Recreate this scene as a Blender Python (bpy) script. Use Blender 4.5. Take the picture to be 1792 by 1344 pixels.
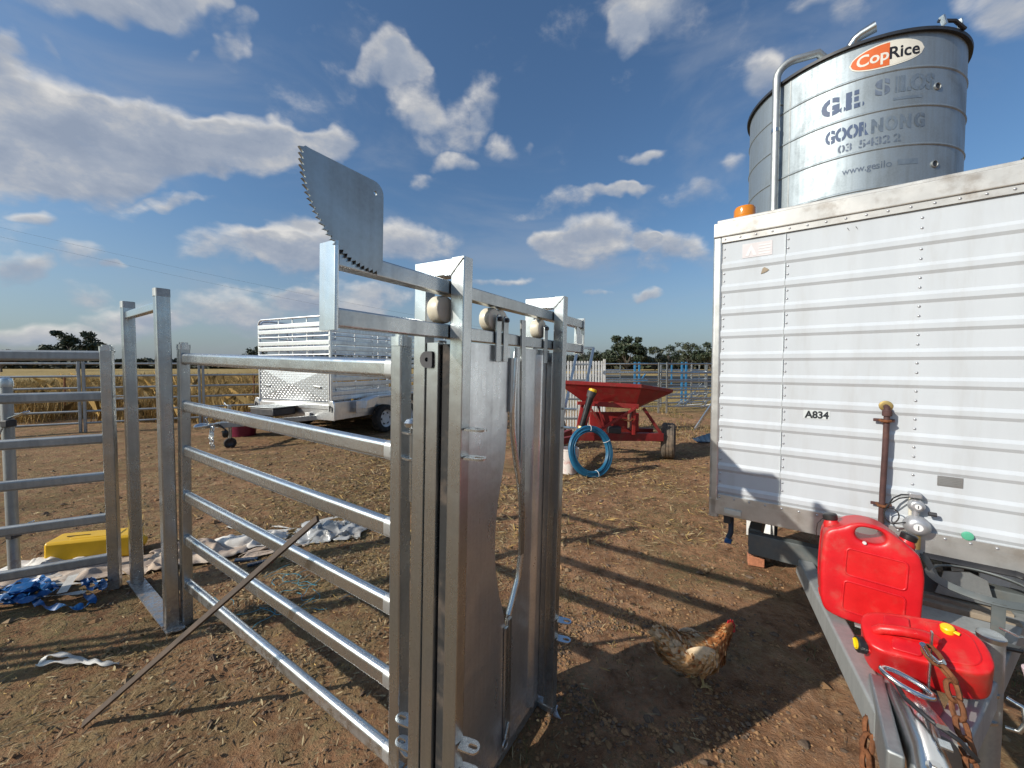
import bpy, bmesh, math, random
import numpy as np
from mathutils import Vector, Matrix, Euler
R = math.radians
for o in list(bpy.data.objects): bpy.data.objects.remove(o)
SC = bpy.context.scene
COL = SC.collection
random.seed(7); RNG = np.random.default_rng(11)

# ------------------------------------------------------------------ camera
cd = bpy.data.cameras.new('camera'); cam = bpy.data.objects.new('camera', cd); COL.objects.link(cam)
cam.location = (0, 0, 1.58); cam.rotation_euler = (R(90 - 2.0), 0, 0)
cd.sensor_fit = 'HORIZONTAL'; cd.sensor_width = 36.0; cd.lens = 36.0 * 665 / 1792
cd.shift_y = -10.8 / 1792
cd.clip_start = 0.02; cd.clip_end = 6000
SC.camera = cam

# ------------------------------------------------------------------ sun, sky, exposure
SUN_AZ, SUN_EL = 66.7, 29.8          # heading in which shadows fall (degrees right of +Y) and height
sd = bpy.data.lights.new('sun', 'SUN'); sun = bpy.data.objects.new('sun', sd); COL.objects.link(sun)
sd.energy = 4.6; sd.angle = R(0.53); sd.color = (1.0, 0.93, 0.82)
ldir = Vector((math.sin(R(SUN_AZ)) * math.cos(R(SUN_EL)), math.cos(R(SUN_AZ)) * math.cos(R(SUN_EL)), -math.sin(R(SUN_EL))))
sun.rotation_euler = ldir.to_track_quat('-Z', 'Y').to_euler()
SC.view_settings.view_transform = 'Standard'; SC.view_settings.look = 'None'
SC.view_settings.exposure = 0.0; SC.view_settings.gamma = 1.0; SC.view_settings.use_curve_mapping = False
SC.cycles.max_bounces = 6; SC.cycles.diffuse_bounces = 3; SC.cycles.glossy_bounces = 4
SC.cycles.transparent_max_bounces = 8; SC.cycles.use_denoising = True
SC.cycles.caustics_reflective = False; SC.cycles.caustics_refractive = False

W = bpy.data.worlds.new('World'); W.cycles.sampling_method = 'MANUAL'; W.cycles.sample_map_resolution = 256; SC.world = W; W.use_nodes = True
wt = W.node_tree; wt.nodes.clear()
class NT:
    """small helper: build shader nodes with one call"""
    def __init__(s, t): s.t = t
    def __call__(s, typ, ins=None, **kw):
        n = s.t.nodes.new(typ)
        for k, v in kw.items(): setattr(n, k, v)
        for k, v in (ins or {}).items():
            sk = n.inputs[k]
            if isinstance(v, bpy.types.NodeSocket): s.t.links.new(v, sk)
            else: sk.default_value = v
        return n
    def math(s, op, a, b=0.0, c=0.0, clamp=False):
        n = s('ShaderNodeMath', {0: a, 1: b, 2: c}, operation=op); n.use_clamp = clamp; return n.outputs[0]
    def dot(s, a, v): return s('ShaderNodeVectorMath', {0: a, 1: v}, operation='DOT_PRODUCT').outputs['Value']
    def ramp(s, f, stops, interp='LINEAR'):
        n = s('ShaderNodeValToRGB', {0: f}); r = n.color_ramp; r.interpolation = interp
        while len(r.elements) < len(stops): r.elements.new(0.5)
        for e, (p, c) in zip(r.elements, stops):
            e.position = p; e.color = (c, c, c, 1) if not hasattr(c, '__len__') else (*c[:3], 1)
        return n.outputs['Color']
    def mix(s, f, a, b, blend='MIX'):
        n = s('ShaderNodeMix', data_type='RGBA', blend_type=blend)
        for i, v in ((0, f), (6, a), (7, b)):
            if isinstance(v, bpy.types.NodeSocket): s.t.links.new(v, n.inputs[i])
            else: n.inputs[i].default_value = v if i == 0 or len(v) == 4 else (*v, 1)
        return n.outputs[2]
    def smooth(s, v, lo, hi):
        return s('ShaderNodeMapRange', {0: v, 1: lo, 2: hi, 3: 0.0, 4: 1.0}, interpolation_type='SMOOTHSTEP').outputs[0]
n = NT(wt)
tc = n('ShaderNodeTexCoord'); D = tc.outputs['Generated']
sky = n('ShaderNodeTexSky', sky_type='NISHITA', sun_disc=False, sun_elevation=R(SUN_EL), sun_rotation=R(SUN_AZ + 180),
        altitude=150.0, air_density=1.15, dust_density=2.2, ozone_density=1.8)
# cumulus bank: each entry is a cloud puff in the sky: heading (deg right of +Y), elevation, half widths (deg), tilt, weight
CLOUDS = [
    (-51.9, 21.0, 8.6, 4.1, 34.0, 1.25), (-44.0, 22.3, 10.1, 4.0, 25.0, 1.25), (-35.0, 24.8, 8.1, 3.3, 20.0, 1.2), (-26.3, 26.6, 5.9, 2.6, 16.0, 1.1),
    (-47.8, 17.8, 11.6, 2.2, 19.0, 1.1), (-40.5, 17.5, 5.8, 1.0, 15.0, 0.9), (-54.4, 23.8, 4.8, 2.3, 43.0, 0.85), (-52.0, 26.8, 1.3, 2.6, -21.0, 0.65),
    (-48.9, 28.0, 0.9, 1.6, -20.0, 0.65), (-44.1, 33.5, 7.6, 1.8, 30.0, 0.95), (-39.5, 34.5, 3.5, 1.8, 36.0, 0.8), (-35.0, 35.6, 1.3, 2.2, -25.0, 0.67),
    (-39.1, 31.6, 1.3, 0.7, 34.0, 0.6), (-35.1, 33.1, 1.0, 1.5, -21.0, 0.63), (-17.9, 36.4, 4.8, 2.4, 26.0, 0.85), (-14.5, 33.6, 3.9, 4.9, 14.0, 0.85),
    (-8.9, 31.0, 5.2, 4.0, 12.0, 0.71), (-3.7, 33.6, 2.7, 4.1, 14.0, 0.65), (-0.5, 29.4, 2.7, 2.0, 1.0, 0.8), (-8.1, 26.8, 3.7, 1.6, 13.0, 0.67),
    (-13.0, 24.2, 2.6, 1.3, 8.0, 0.55), (-35.3, 14.2, 8.2, 2.4, 11.0, 0.9), (-26.5, 15.1, 7.3, 4.3, 12.0, 1.0), (-16.2, 16.9, 7.8, 3.5, 6.0, 0.95),
    (-29.5, 18.1, 3.4, 1.5, 12.0, 0.7), (11.7, 17.2, 8.8, 4.4, -5.0, 1.05), (5.9, 17.1, 3.9, 2.8, -4.0, 0.67), (23.3, 15.1, 5.4, 3.3, -11.0, 1.0),
    (19.2, 16.6, 2.0, 1.7, -27.0, 0.75), (8.8, 22.7, 12.9, 1.5, 8.0, 0.67), (16.0, 23.4, 5.2, 1.2, 1.0, 0.6), (26.6, 21.4, 5.5, 1.6, -11.0, 0.61),
    (30.2, 23.9, 2.2, 1.7, -8.0, 0.65), (19.4, 27.2, 3.4, 1.0, -3.0, 0.67), (20.3, 39.9, 7.1, 3.3, -17.0, 0.77), (15.4, 38.6, 2.6, 2.3, -18.0, 0.73),
    (12.1, 10.4, 3.2, 1.0, -3.0, 0.8), (19.6, 10.0, 3.0, 1.1, -4.0, 0.77), (51.2, 28.8, 2.1, 3.9, 34.0, 0.8), (32.4, 32.0, 2.6, 1.8, -44.0, 0.6),
    (38.4, 35.6, 4.0, 1.6, -30.0, 0.55), (-52.4, 8.1, 2.0, 1.5, 26.0, 0.7), (-48.7, 10.6, 3.7, 2.1, 18.0, 0.67), (-46.0, 10.1, 1.6, 0.7, 13.0, 0.65),
    (-48.5, 6.9, 2.8, 1.5, 11.0, 0.67), (-34.9, 7.0, 12.0, 3.3, 5.0, 0.85), (-23.1, 9.0, 8.8, 3.2, 5.0, 0.9), (-44.9, 4.7, 5.2, 2.0, 6.0, 0.71),
    (-51.6, 13.1, 1.7, 0.9, 22.0, 0.65), (-1.4, 12.4, 6.1, 0.9, 0.0, 0.6), (-50.7, 2.6, 6.7, 1.2, 3.0, 0.65), (-23.9, 4.5, 13.1, 1.5, 2.0, 0.6),
    (76.0, 28.1, 14.6, 6.1, 0, 0.82), (112.1, 34.5, 19.5, 6.1, 0, 0.82), (152.8, 35.4, 19.5, 3.7, 0, 0.71), (191.8, 40.5, 19.5, 4.9, 0, 0.79),
    (221.5, 16.0, 19.5, 4.9, 0, 0.92), (263.5, 29.6, 14.6, 6.1, 0, 0.97)
]
Dm = n('ShaderNodeMapping', {'Vector': D, 'Scale': (1.0, 1.0, 1.7)}).outputs[0]      # puffs a little flatter than wide
nz = n('ShaderNodeTexNoise', {'Vector': Dm, 'Scale': 6.0, 'Detail': 9.0, 'Roughness': 0.60, 'Distortion': 0.15}).outputs[0]
nl = n('ShaderNodeTexNoise', {'Vector': n('ShaderNodeVectorMath', {0: Dm, 1: (-0.020, -0.010, 0.045)}, operation='ADD').outputs[0],
       'Scale': 6.0, 'Detail': 6.0, 'Roughness': 0.60, 'Distortion': 0.15}).outputs[0]
wv_ = n('ShaderNodeTexNoise', {'Vector': D, 'Scale': 9.0, 'Detail': 3.0, 'Roughness': 0.55}).outputs['Color']
DW = n('ShaderNodeVectorMath', {0: n('ShaderNodeVectorMath', {0: wv_, 1: (0.5, 0.5, 0.5)}, operation='SUBTRACT').outputs[0], 1: (0.13, 0.13, 0.10), 2: D}, operation='MULTIPLY_ADD').outputs[0]
acc = None; hsum = None
for (az, el, ra, re, tilt, w) in CLOUDS:
    az, el, t = R(az), R(el), R(tilt)
    e1 = Vector((math.cos(az), -math.sin(az), 0)); e2 = Vector((-math.sin(az) * math.sin(el), -math.cos(az) * math.sin(el), math.cos(el)))
    A = (e1 * math.cos(t) + e2 * math.sin(t)) / R(ra); B = (-e1 * math.sin(t) + e2 * math.cos(t)) / R(re)
    x = n.dot(DW, A); y = n.dot(DW, B)
    s = n.math('MULTIPLY_ADD', y, y, n.math('MULTIPLY', x, x))
    f = n.math('MAXIMUM', n.math('MULTIPLY_ADD', s, -w, w), 0.0)        # 0 outside, w in the middle
    h = n.math('MULTIPLY', f, y)
    acc = f if acc is None else n.math('ADD', acc, f)
    hsum = h if hsum is None else n.math('ADD', hsum, h)
hgt = n.math('DIVIDE', hsum, n.math('ADD', acc, 0.02))
body = n.math('MINIMUM', acc, 1.15)
dens = n.math('MULTIPLY_ADD', nz, 2.0, n.math('SUBTRACT', body, 1.22))
mask = n.smooth(dens, -0.06, 0.74)
up = n('ShaderNodeSeparateXYZ', {0: D}).outputs['Z']
rim = n.math('SUBTRACT', 1.0, n.smooth(dens, 0.25, 0.95))
lit = n.math('MULTIPLY_ADD', n.math('SUBTRACT', nz, nl), 2.6, n.math('MULTIPLY_ADD', rim, n.math('MULTIPLY_ADD', hgt, 0.55, 0.34), 0.30))
lit = n.math('ADD', lit, n.math('MULTIPLY', hgt, 0.10), clamp=True)
ccol = n.ramp(lit, [(0.0, (0.38, 0.45, 0.58)), (0.35, (0.48, 0.54, 0.65)), (0.65, (0.66, 0.68, 0.72)), (1.0, (0.98, 0.96, 0.93))])
vm = n('ShaderNodeVectorMath', {0: ccol, "Scale": 9.5}, operation='SCALE').outputs[0]      # radiance units of the sky texture
hazef = n.math('MULTIPLY', n.smooth(up, 0.34, 0.0), 0.45)
skyc = n.mix(1.0, sky.outputs[0], (0.92, 1.22, 1.48), 'MULTIPLY')
skyc = n.mix(hazef, skyc, (4.6, 5.2, 6.2))
# thin high veil
veil = n('ShaderNodeTexNoise', {'Vector': n('ShaderNodeMapping', {'Vector': D, 'Scale': (1.0, 1.6, 2.6)}).outputs[0], 'Scale': 2.1, 'Detail': 6.0, 'Roughness': 0.58, 'Distortion': 0.6}).outputs[0]
skyc = n.mix(n.math('MULTIPLY', n.smooth(veil, 0.46, 0.76), 0.34), skyc, (4.8, 5.3, 6.2))
col = n.mix(n.math('MULTIPLY', mask, 0.95), skyc, vm)
bg = n('ShaderNodeBackground', {'Color': col, 'Strength': 0.08})
wo = n('ShaderNodeOutputWorld', {0: bg.outputs[0]})

# ------------------------------------------------------------------ materials
MATS = {}
def pmat(name, col, rough=0.5, metal=0.0, var=0.12, scale=12.0, bump=0.0, bscale=80.0, dirt=None, dscale=5.0, damt=0.5,
         rvar=0.1, coat=0.0, trans=0.0, stretch=(1, 1, 1), spec=0.5, alpha=1.0, sss=0.0):
    m = bpy.data.materials.new(name); m.use_nodes = True; t = m.node_tree; t.nodes.clear(); k = NT(t)
    co = k('ShaderNodeTexCoord').outputs['Object']
    co = k('ShaderNodeMapping', {'Vector': co, 'Scale': stretch}).outputs[0]
    a = k('ShaderNodeTexNoise', {'Vector': co, 'Scale': scale, 'Detail': 5.0, 'Roughness': 0.6}).outputs[0]
    lo = tuple(c * (1 - var) for c in col[:3]); hi = tuple(min(1, c * (1 + var)) for c in col[:3])
    c = k.ramp(a, [(0.3, lo), (0.7, hi)])
    if dirt:
        d = k('ShaderNodeTexNoise', {'Vector': co, 'Scale': dscale, 'Detail': 7.0, 'Roughness': 0.65}).outputs[0]
        c = k.mix(k.math('MULTIPLY', k.smooth(d, 0.48, 0.72), damt), c, dirt)
    r = k.math('MULTIPLY_ADD', a, 2 * rvar, rough - rvar, clamp=True)
    ins = {'Base Color': c, 'Roughness': r, 'Metallic': metal, 'Specular IOR Level': spec}
    if coat: ins['Coat Weight'] = coat; ins['Coat Roughness'] = 0.15
    if trans: ins['Transmission Weight'] = trans
    if alpha < 1: ins['Alpha'] = alpha
    if sss: ins['Subsurface Weight'] = sss; ins['Subsurface Radius'] = (0.01, 0.008, 0.004)
    b = k('ShaderNodeBsdfPrincipled', ins)
    if bump:
        bn = k('ShaderNodeTexNoise', {'Vector': co, 'Scale': bscale, 'Detail': 6.0, 'Roughness': 0.6}).outputs[0]
        t.links.new(k('ShaderNodeBump', {'Height': bn, 'Strength': bump, 'Distance': 0.01}).outputs[0], b.inputs['Normal'])
    k('ShaderNodeOutputMaterial', {0: b.outputs[0]})
    MATS[name] = m; return m
def galv(name, col, rough, wav, stain, sc=1.0, metal=0.9, mudy=True):
    """zinc coated steel: patchy bloom, dull streaks down the length, faint waviness and a few dark scuffs"""
    m = bpy.data.materials.new(name); m.use_nodes = True; t = m.node_tree; t.nodes.clear(); k = NT(t)
    co = k('ShaderNodeTexCoord').outputs['Object']
    big = k('ShaderNodeTexNoise', {'Vector': co, 'Scale': 4.5 * sc, 'Detail': 4.0, 'Distortion': 0.8}).outputs[0]
    fine = k('ShaderNodeTexNoise', {'Vector': co, 'Scale': 95.0 * sc, 'Detail': 4.0, 'Roughness': 0.7}).outputs[0]
    spk = k('ShaderNodeTexNoise', {'Vector': co, 'Scale': 38.0 * sc, 'Detail': 6.0, 'Roughness': 0.75}).outputs[0]
    strk = k('ShaderNodeTexNoise', {'Vector': k('ShaderNodeMapping', {'Vector': co, 'Scale': (22, 22, 1.6)}).outputs[0], 'Scale': 2.0 * sc, 'Detail': 4.0}).outputs[0]
    v = k.math('MULTIPLY_ADD', big, 0.5, k.math('MULTIPLY_ADD', fine, 0.22, k.math('MULTIPLY', strk, 0.28)))
    c = k.ramp(v, [(0.33, tuple(x * 0.72 for x in col)), (0.52, col), (0.70, tuple(min(1, x * 1.2) for x in col))])
    sc_ = k.smooth(spk, 0.66, 0.74)
    c = k.mix(k.math('MULTIPLY', sc_, stain), c, (0.10, 0.085, 0.07))
    # dried mud splashed low on anything that stands in the dirt
    zz = k('ShaderNodeSeparateXYZ', {0: co}).outputs[2]
    mud = k.math('MULTIPLY', k.smooth(zz, 0.34, 0.0), k.smooth(spk, 0.40, 0.60)); mud = k.math('MULTIPLY', mud, 0.75 if mudy else 0.0)
    c = k.mix(mud, c, (0.20, 0.125, 0.075)); sc_ = k.math('MAXIMUM', sc_, mud)
    r = k.math('MULTIPLY_ADD', v, -0.5, rough + 0.27, clamp=True)
    r = k.math('ADD', r, k.math('MULTIPLY', sc_, 0.2), clamp=True)
    b = k('ShaderNodeBsdfPrincipled', {'Base Color': c, 'Roughness': r, 'Metallic': k.math('MULTIPLY_ADD', mud, -metal * .9, metal)})
    wv = k('ShaderNodeTexNoise', {'Vector': co, 'Scale': 9.0, 'Detail': 2.0}).outputs[0]
    hb = k.math('MULTIPLY_ADD', fine, 0.05, wv)
    t.links.new(k('ShaderNodeBump', {'Height': hb, 'Strength': wav, 'Distance': 0.02}).outputs[0], b.inputs['Normal'])
    k('ShaderNodeOutputMaterial', {0: b.outputs[0]})
    MATS[name] = m; return m
galv('galv', (0.50, 0.525, 0.53), 0.27, 0.12, 0.6, metal=0.97)
galv('galv_bright', (0.66, 0.69, 0.70), 0.24, 0.12, 0.35, metal=0.97)
galv('galv_dull', (0.42, 0.44, 0.44), 0.52, 0.08, 0.7)
galv('galv_sheet', (0.72, 0.75, 0.76), 0.30, 0.16, 0.45, metal=0.90)
galv('galv_matt', (0.36, 0.375, 0.37), 0.55, 0.08, 0.6, metal=0.35)
galv('silo_steel', (0.38, 0.43, 0.46), 0.58, 0.03, 0.10, 0.4)
galv('silo_rib', (0.38, 0.43, 0.46), 0.60, 0.02, 0.10, 0.4)
galv('alloy', (0.80, 0.81, 0.82), 0.33, 0.05, 0.2)
pmat('nylon', (0.74, 0.69, 0.56), 0.42, var=0.08, dirt=(0.3, 0.24, 0.16), damt=0.25, sss=0.1)
pmat('black_rubber', (0.018, 0.018, 0.018), 0.75, var=0.3, bump=0.15, dirt=(0.16, 0.12, 0.09), damt=0.5, dscale=9)
pmat('tyre_worn', (0.11, 0.09, 0.07), 0.85, var=0.3, dirt=(0.26, 0.19, 0.13), damt=0.85, dscale=7, bump=0.2)
pmat('dark_steel', (0.045, 0.045, 0.05), 0.5, var=0.3, dirt=(0.12, 0.09, 0.07), damt=0.4)
pmat('paint_grey', (0.11, 0.125, 0.125), 0.5, var=0.2, dirt=(0.2, 0.17, 0.14), damt=0.5, dscale=14)
pmat('black_paint', (0.02, 0.02, 0.022), 0.42, var=0.2, dirt=(0.08, 0.07, 0.06), damt=0.4)
pmat('rust', (0.20, 0.075, 0.028), 0.85, metal=0.1, var=0.5, scale=60, dirt=(0.09, 0.05, 0.03), dscale=30, bump=0.4, bscale=120)
pmat('rust_pipe', (0.075, 0.035, 0.032), 0.7, var=0.3, scale=30, dirt=(0.17, 0.075, 0.04), dscale=18, damt=0.5)
pmat('white_panel', (0.55, 0.585, 0.62), 0.34, var=0.05, scale=1.2, dirt=(0.40, 0.39, 0.37), dscale=1.6, damt=0.30, bump=0.05, bscale=1.0, stretch=(7, 7, 1.1))
pmat('white_trim', (0.62, 0.61, 0.58), 0.42, metal=0.35, var=0.1, dirt=(0.32, 0.27, 0.22), dscale=11, damt=0.7)
pmat('alu_trim', (0.66, 0.66, 0.64), 0.38, metal=0.75, var=0.12, dirt=(0.38, 0.33, 0.27), dscale=9, damt=0.5)
pmat('white_paint', (0.72, 0.72, 0.70), 0.45, var=0.08, dirt=(0.35, 0.28, 0.22), damt=0.4)
pmat('cream_paint', (0.72, 0.69, 0.58), 0.5, var=0.08, dirt=(0.4, 0.3, 0.2), damt=0.3)
pmat('white_plastic', (0.70, 0.70, 0.68), 0.45, var=0.1, dirt=(0.42, 0.34, 0.27), damt=0.5)
pmat('bucket_plastic', (0.72, 0.66, 0.62), 0.5, var=0.1, dirt=(0.50, 0.20, 0.17), damt=0.8, dscale=11)
pmat('red_plastic', (0.60, 0.010, 0.016), 0.36, var=0.14, dirt=(0.46, 0.12, 0.09), dscale=11, damt=0.55, bump=0.06, bscale=160, rvar=0.12)
pmat('red_plastic_b', (0.62, 0.012, 0.014), 0.35, var=0.12, dirt=(0.50, 0.13, 0.09), dscale=9, damt=0.5, bump=0.05, bscale=160)
pmat('black_plastic', (0.015, 0.015, 0.016), 0.38, var=0.2, dirt=(0.10, 0.09, 0.08), damt=0.3)
pmat('yellow_plastic', (0.80, 0.47, 0.015), 0.38, var=0.06, dirt=(0.55, 0.33, 0.06), damt=0.4)
pmat('yellow_cap', (0.85, 0.58, 0.01), 0.4, var=0.05)
pmat('red_paint', (0.29, 0.018, 0.018), 0.5, var=0.16, scale=7, dirt=(0.24, 0.07, 0.045), dscale=6, damt=0.7, bump=0.03)
pmat('red_paint_dark', (0.20, 0.016, 0.016), 0.5, var=0.2, dirt=(0.16, 0.06, 0.04), damt=0.7)
pmat('blue_pipe', (0.012, 0.115, 0.22), 0.35, var=0.15, dirt=(0.08, 0.16, 0.2), damt=0.3)
pmat('blue_paint', (0.04, 0.20, 0.40), 0.45, var=0.15)
pmat('blue_sheet', (0.018, 0.04, 0.075), 0.45, var=0.2, dirt=(0.1, 0.1, 0.1), damt=0.3)
pmat('blue_strap', (0.008, 0.10, 0.30), 0.38, var=0.2, scale=25, dirt=(0.02, 0.06, 0.13), damt=0.7)
pmat('blue_twine', (0.05, 0.28, 0.38), 0.7, var=0.2)
pmat('maroon_plastic', (0.16, 0.008, 0.035), 0.45, var=0.2)
pmat('purple_plastic', (0.09, 0.05, 0.25), 0.45, var=0.2)
pmat('pink_plastic', (0.70, 0.55, 0.58), 0.5, var=0.06)
pmat('amber_glass', (0.85, 0.28, 0.01), 0.12, var=0.04, trans=0.25, coat=0.5)
pmat('green_lens', (0.10, 0.42, 0.27), 0.2, var=0.05, coat=0.5)
pmat('dial_white', (0.8, 0.8, 0.8), 0.4, var=0.02)
pmat('cast_zinc', (0.50, 0.51, 0.53), 0.42, metal=0.6, var=0.1)
pmat('chrome', (0.75, 0.76, 0.76), 0.20, metal=1.0, var=0.1, dirt=(0.25, 0.2, 0.15), damt=0.5)
pmat('brass', (0.55, 0.40, 0.16), 0.4, metal=0.8, var=0.15)
pmat('sticker_ink', (0.02, 0.025, 0.03), 0.5, var=0.1)
pmat('sticker_base', (0.62, 0.66, 0.66), 0.5, var=0.05)
pmat('faded_sticker', (0.66, 0.62, 0.63), 0.55, var=0.06)
pmat('faded_print', (0.72, 0.72, 0.73), 0.55, var=0.04)
pmat('plate_alu', (0.48, 0.49, 0.50), 0.35, metal=0.8, var=0.1)
pmat('silo_ink', (0.07, 0.105, 0.19), 0.6, var=0.15)
pmat('silo_ink_mid', (0.12, 0.155, 0.215), 0.6, var=0.25)
pmat('silo_ink_faded', (0.15, 0.19, 0.24), 0.55, metal=0.4, var=0.2)
pmat('silo_ink_ghost', (0.325, 0.375, 0.41), 0.52, metal=0.85, var=0.1)
pmat('logo_orange', (0.68, 0.145, 0.035), 0.5, var=0.05)
pmat('logo_cream', (0.74, 0.72, 0.64), 0.5, var=0.04)
pmat('logo_black', (0.015, 0.015, 0.02), 0.5, var=0.1)
pmat('rim_dark', (0.03, 0.035, 0.045), 0.5, var=0.2)
pmat('brick_clay', (0.42, 0.17, 0.09), 0.9, var=0.25, scale=40, bump=0.4)
pmat('wood_grey', (0.20, 0.165, 0.125), 0.85, var=0.3, scale=14, stretch=(1, 1, 12), bump=0.2)
pmat('wood_plank', (0.33, 0.27, 0.20), 0.85, var=0.3, scale=10, bump=0.2)
pmat('flat_iron', (0.075, 0.055, 0.042), 0.75, metal=0.2, var=0.3, scale=25, dirt=(0.13, 0.085, 0.055), damt=0.6)
pmat('cloth_white', (0.70, 0.67, 0.62), 0.7, var=0.1, dirt=(0.42, 0.33, 0.25), damt=0.6)
pmat('cloth_tan', (0.46, 0.36, 0.28), 0.8, var=0.25, dirt=(0.62, 0.56, 0.48), damt=0.7, dscale=9)
pmat('plastic_film', (0.62, 0.63, 0.62), 0.22, var=0.15, dirt=(0.32, 0.25, 0.18), damt=0.5, trans=0.35)
pmat('webbing', (0.62, 0.60, 0.55), 0.8, var=0.12, scale=60, dirt=(0.35, 0.28, 0.2), damt=0.4)
pmat('feather_rust', (0.46, 0.17, 0.05), 0.75, var=0.5, scale=40)
pmat('feather_buff', (0.74, 0.44, 0.19), 0.75, var=0.35, scale=40)
pmat('feather_cream', (0.80, 0.62, 0.40), 0.75, var=0.25, scale=40)
pmat('comb_red', (0.45, 0.015, 0.02), 0.5, var=0.2, scale=60)
pmat('leg_yellow', (0.42, 0.30, 0.13), 0.6, var=0.25, scale=80)
pmat('eye_dark', (0.01, 0.006, 0.004), 0.15, var=0.1)
pmat('stone', (0.165, 0.118, 0.085), 0.95, var=0.45, scale=30, bump=0.3, spec=0.1)
pmat('bark', (0.12, 0.10, 0.085), 0.9, var=0.3, scale=20, bump=0.4)
pmat('leaf_dark', (0.030, 0.048, 0.024), 0.6, var=0.45, scale=0.6)
pmat('leaf_olive', (0.058, 0.068, 0.036), 0.6, var=0.4, scale=0.6)
pmat('leaf_rust', (0.14, 0.07, 0.04), 0.7, var=0.4, scale=0.6)
pmat('scrub', (0.045, 0.05, 0.035), 0.8, var=0.5, scale=0.25)
pmat('dry_grass', (0.46, 0.30, 0.10), 0.8, var=0.35, scale=1.1)
pmat('dry_grass_dark', (0.24, 0.17, 0.065), 0.85, var=0.4, scale=1.3)
pmat('green_grass', (0.10, 0.115, 0.035), 0.75, var=0.4, scale=3)
pmat('straw', (0.34, 0.265, 0.145), 0.8, var=0.45, scale=4)
pmat('leaf_litter', (0.23, 0.155, 0.085), 0.85, var=0.5, scale=6)
pmat('clod', (0.28, 0.165, 0.085), 0.95, var=0.45, scale=8, spec=0.1)
pmat('wood_dead', (0.26, 0.22, 0.18), 0.9, var=0.25, scale=8)
pmat('shade_cloth', (0.035, 0.045, 0.06), 0.8, var=0.3)

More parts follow.
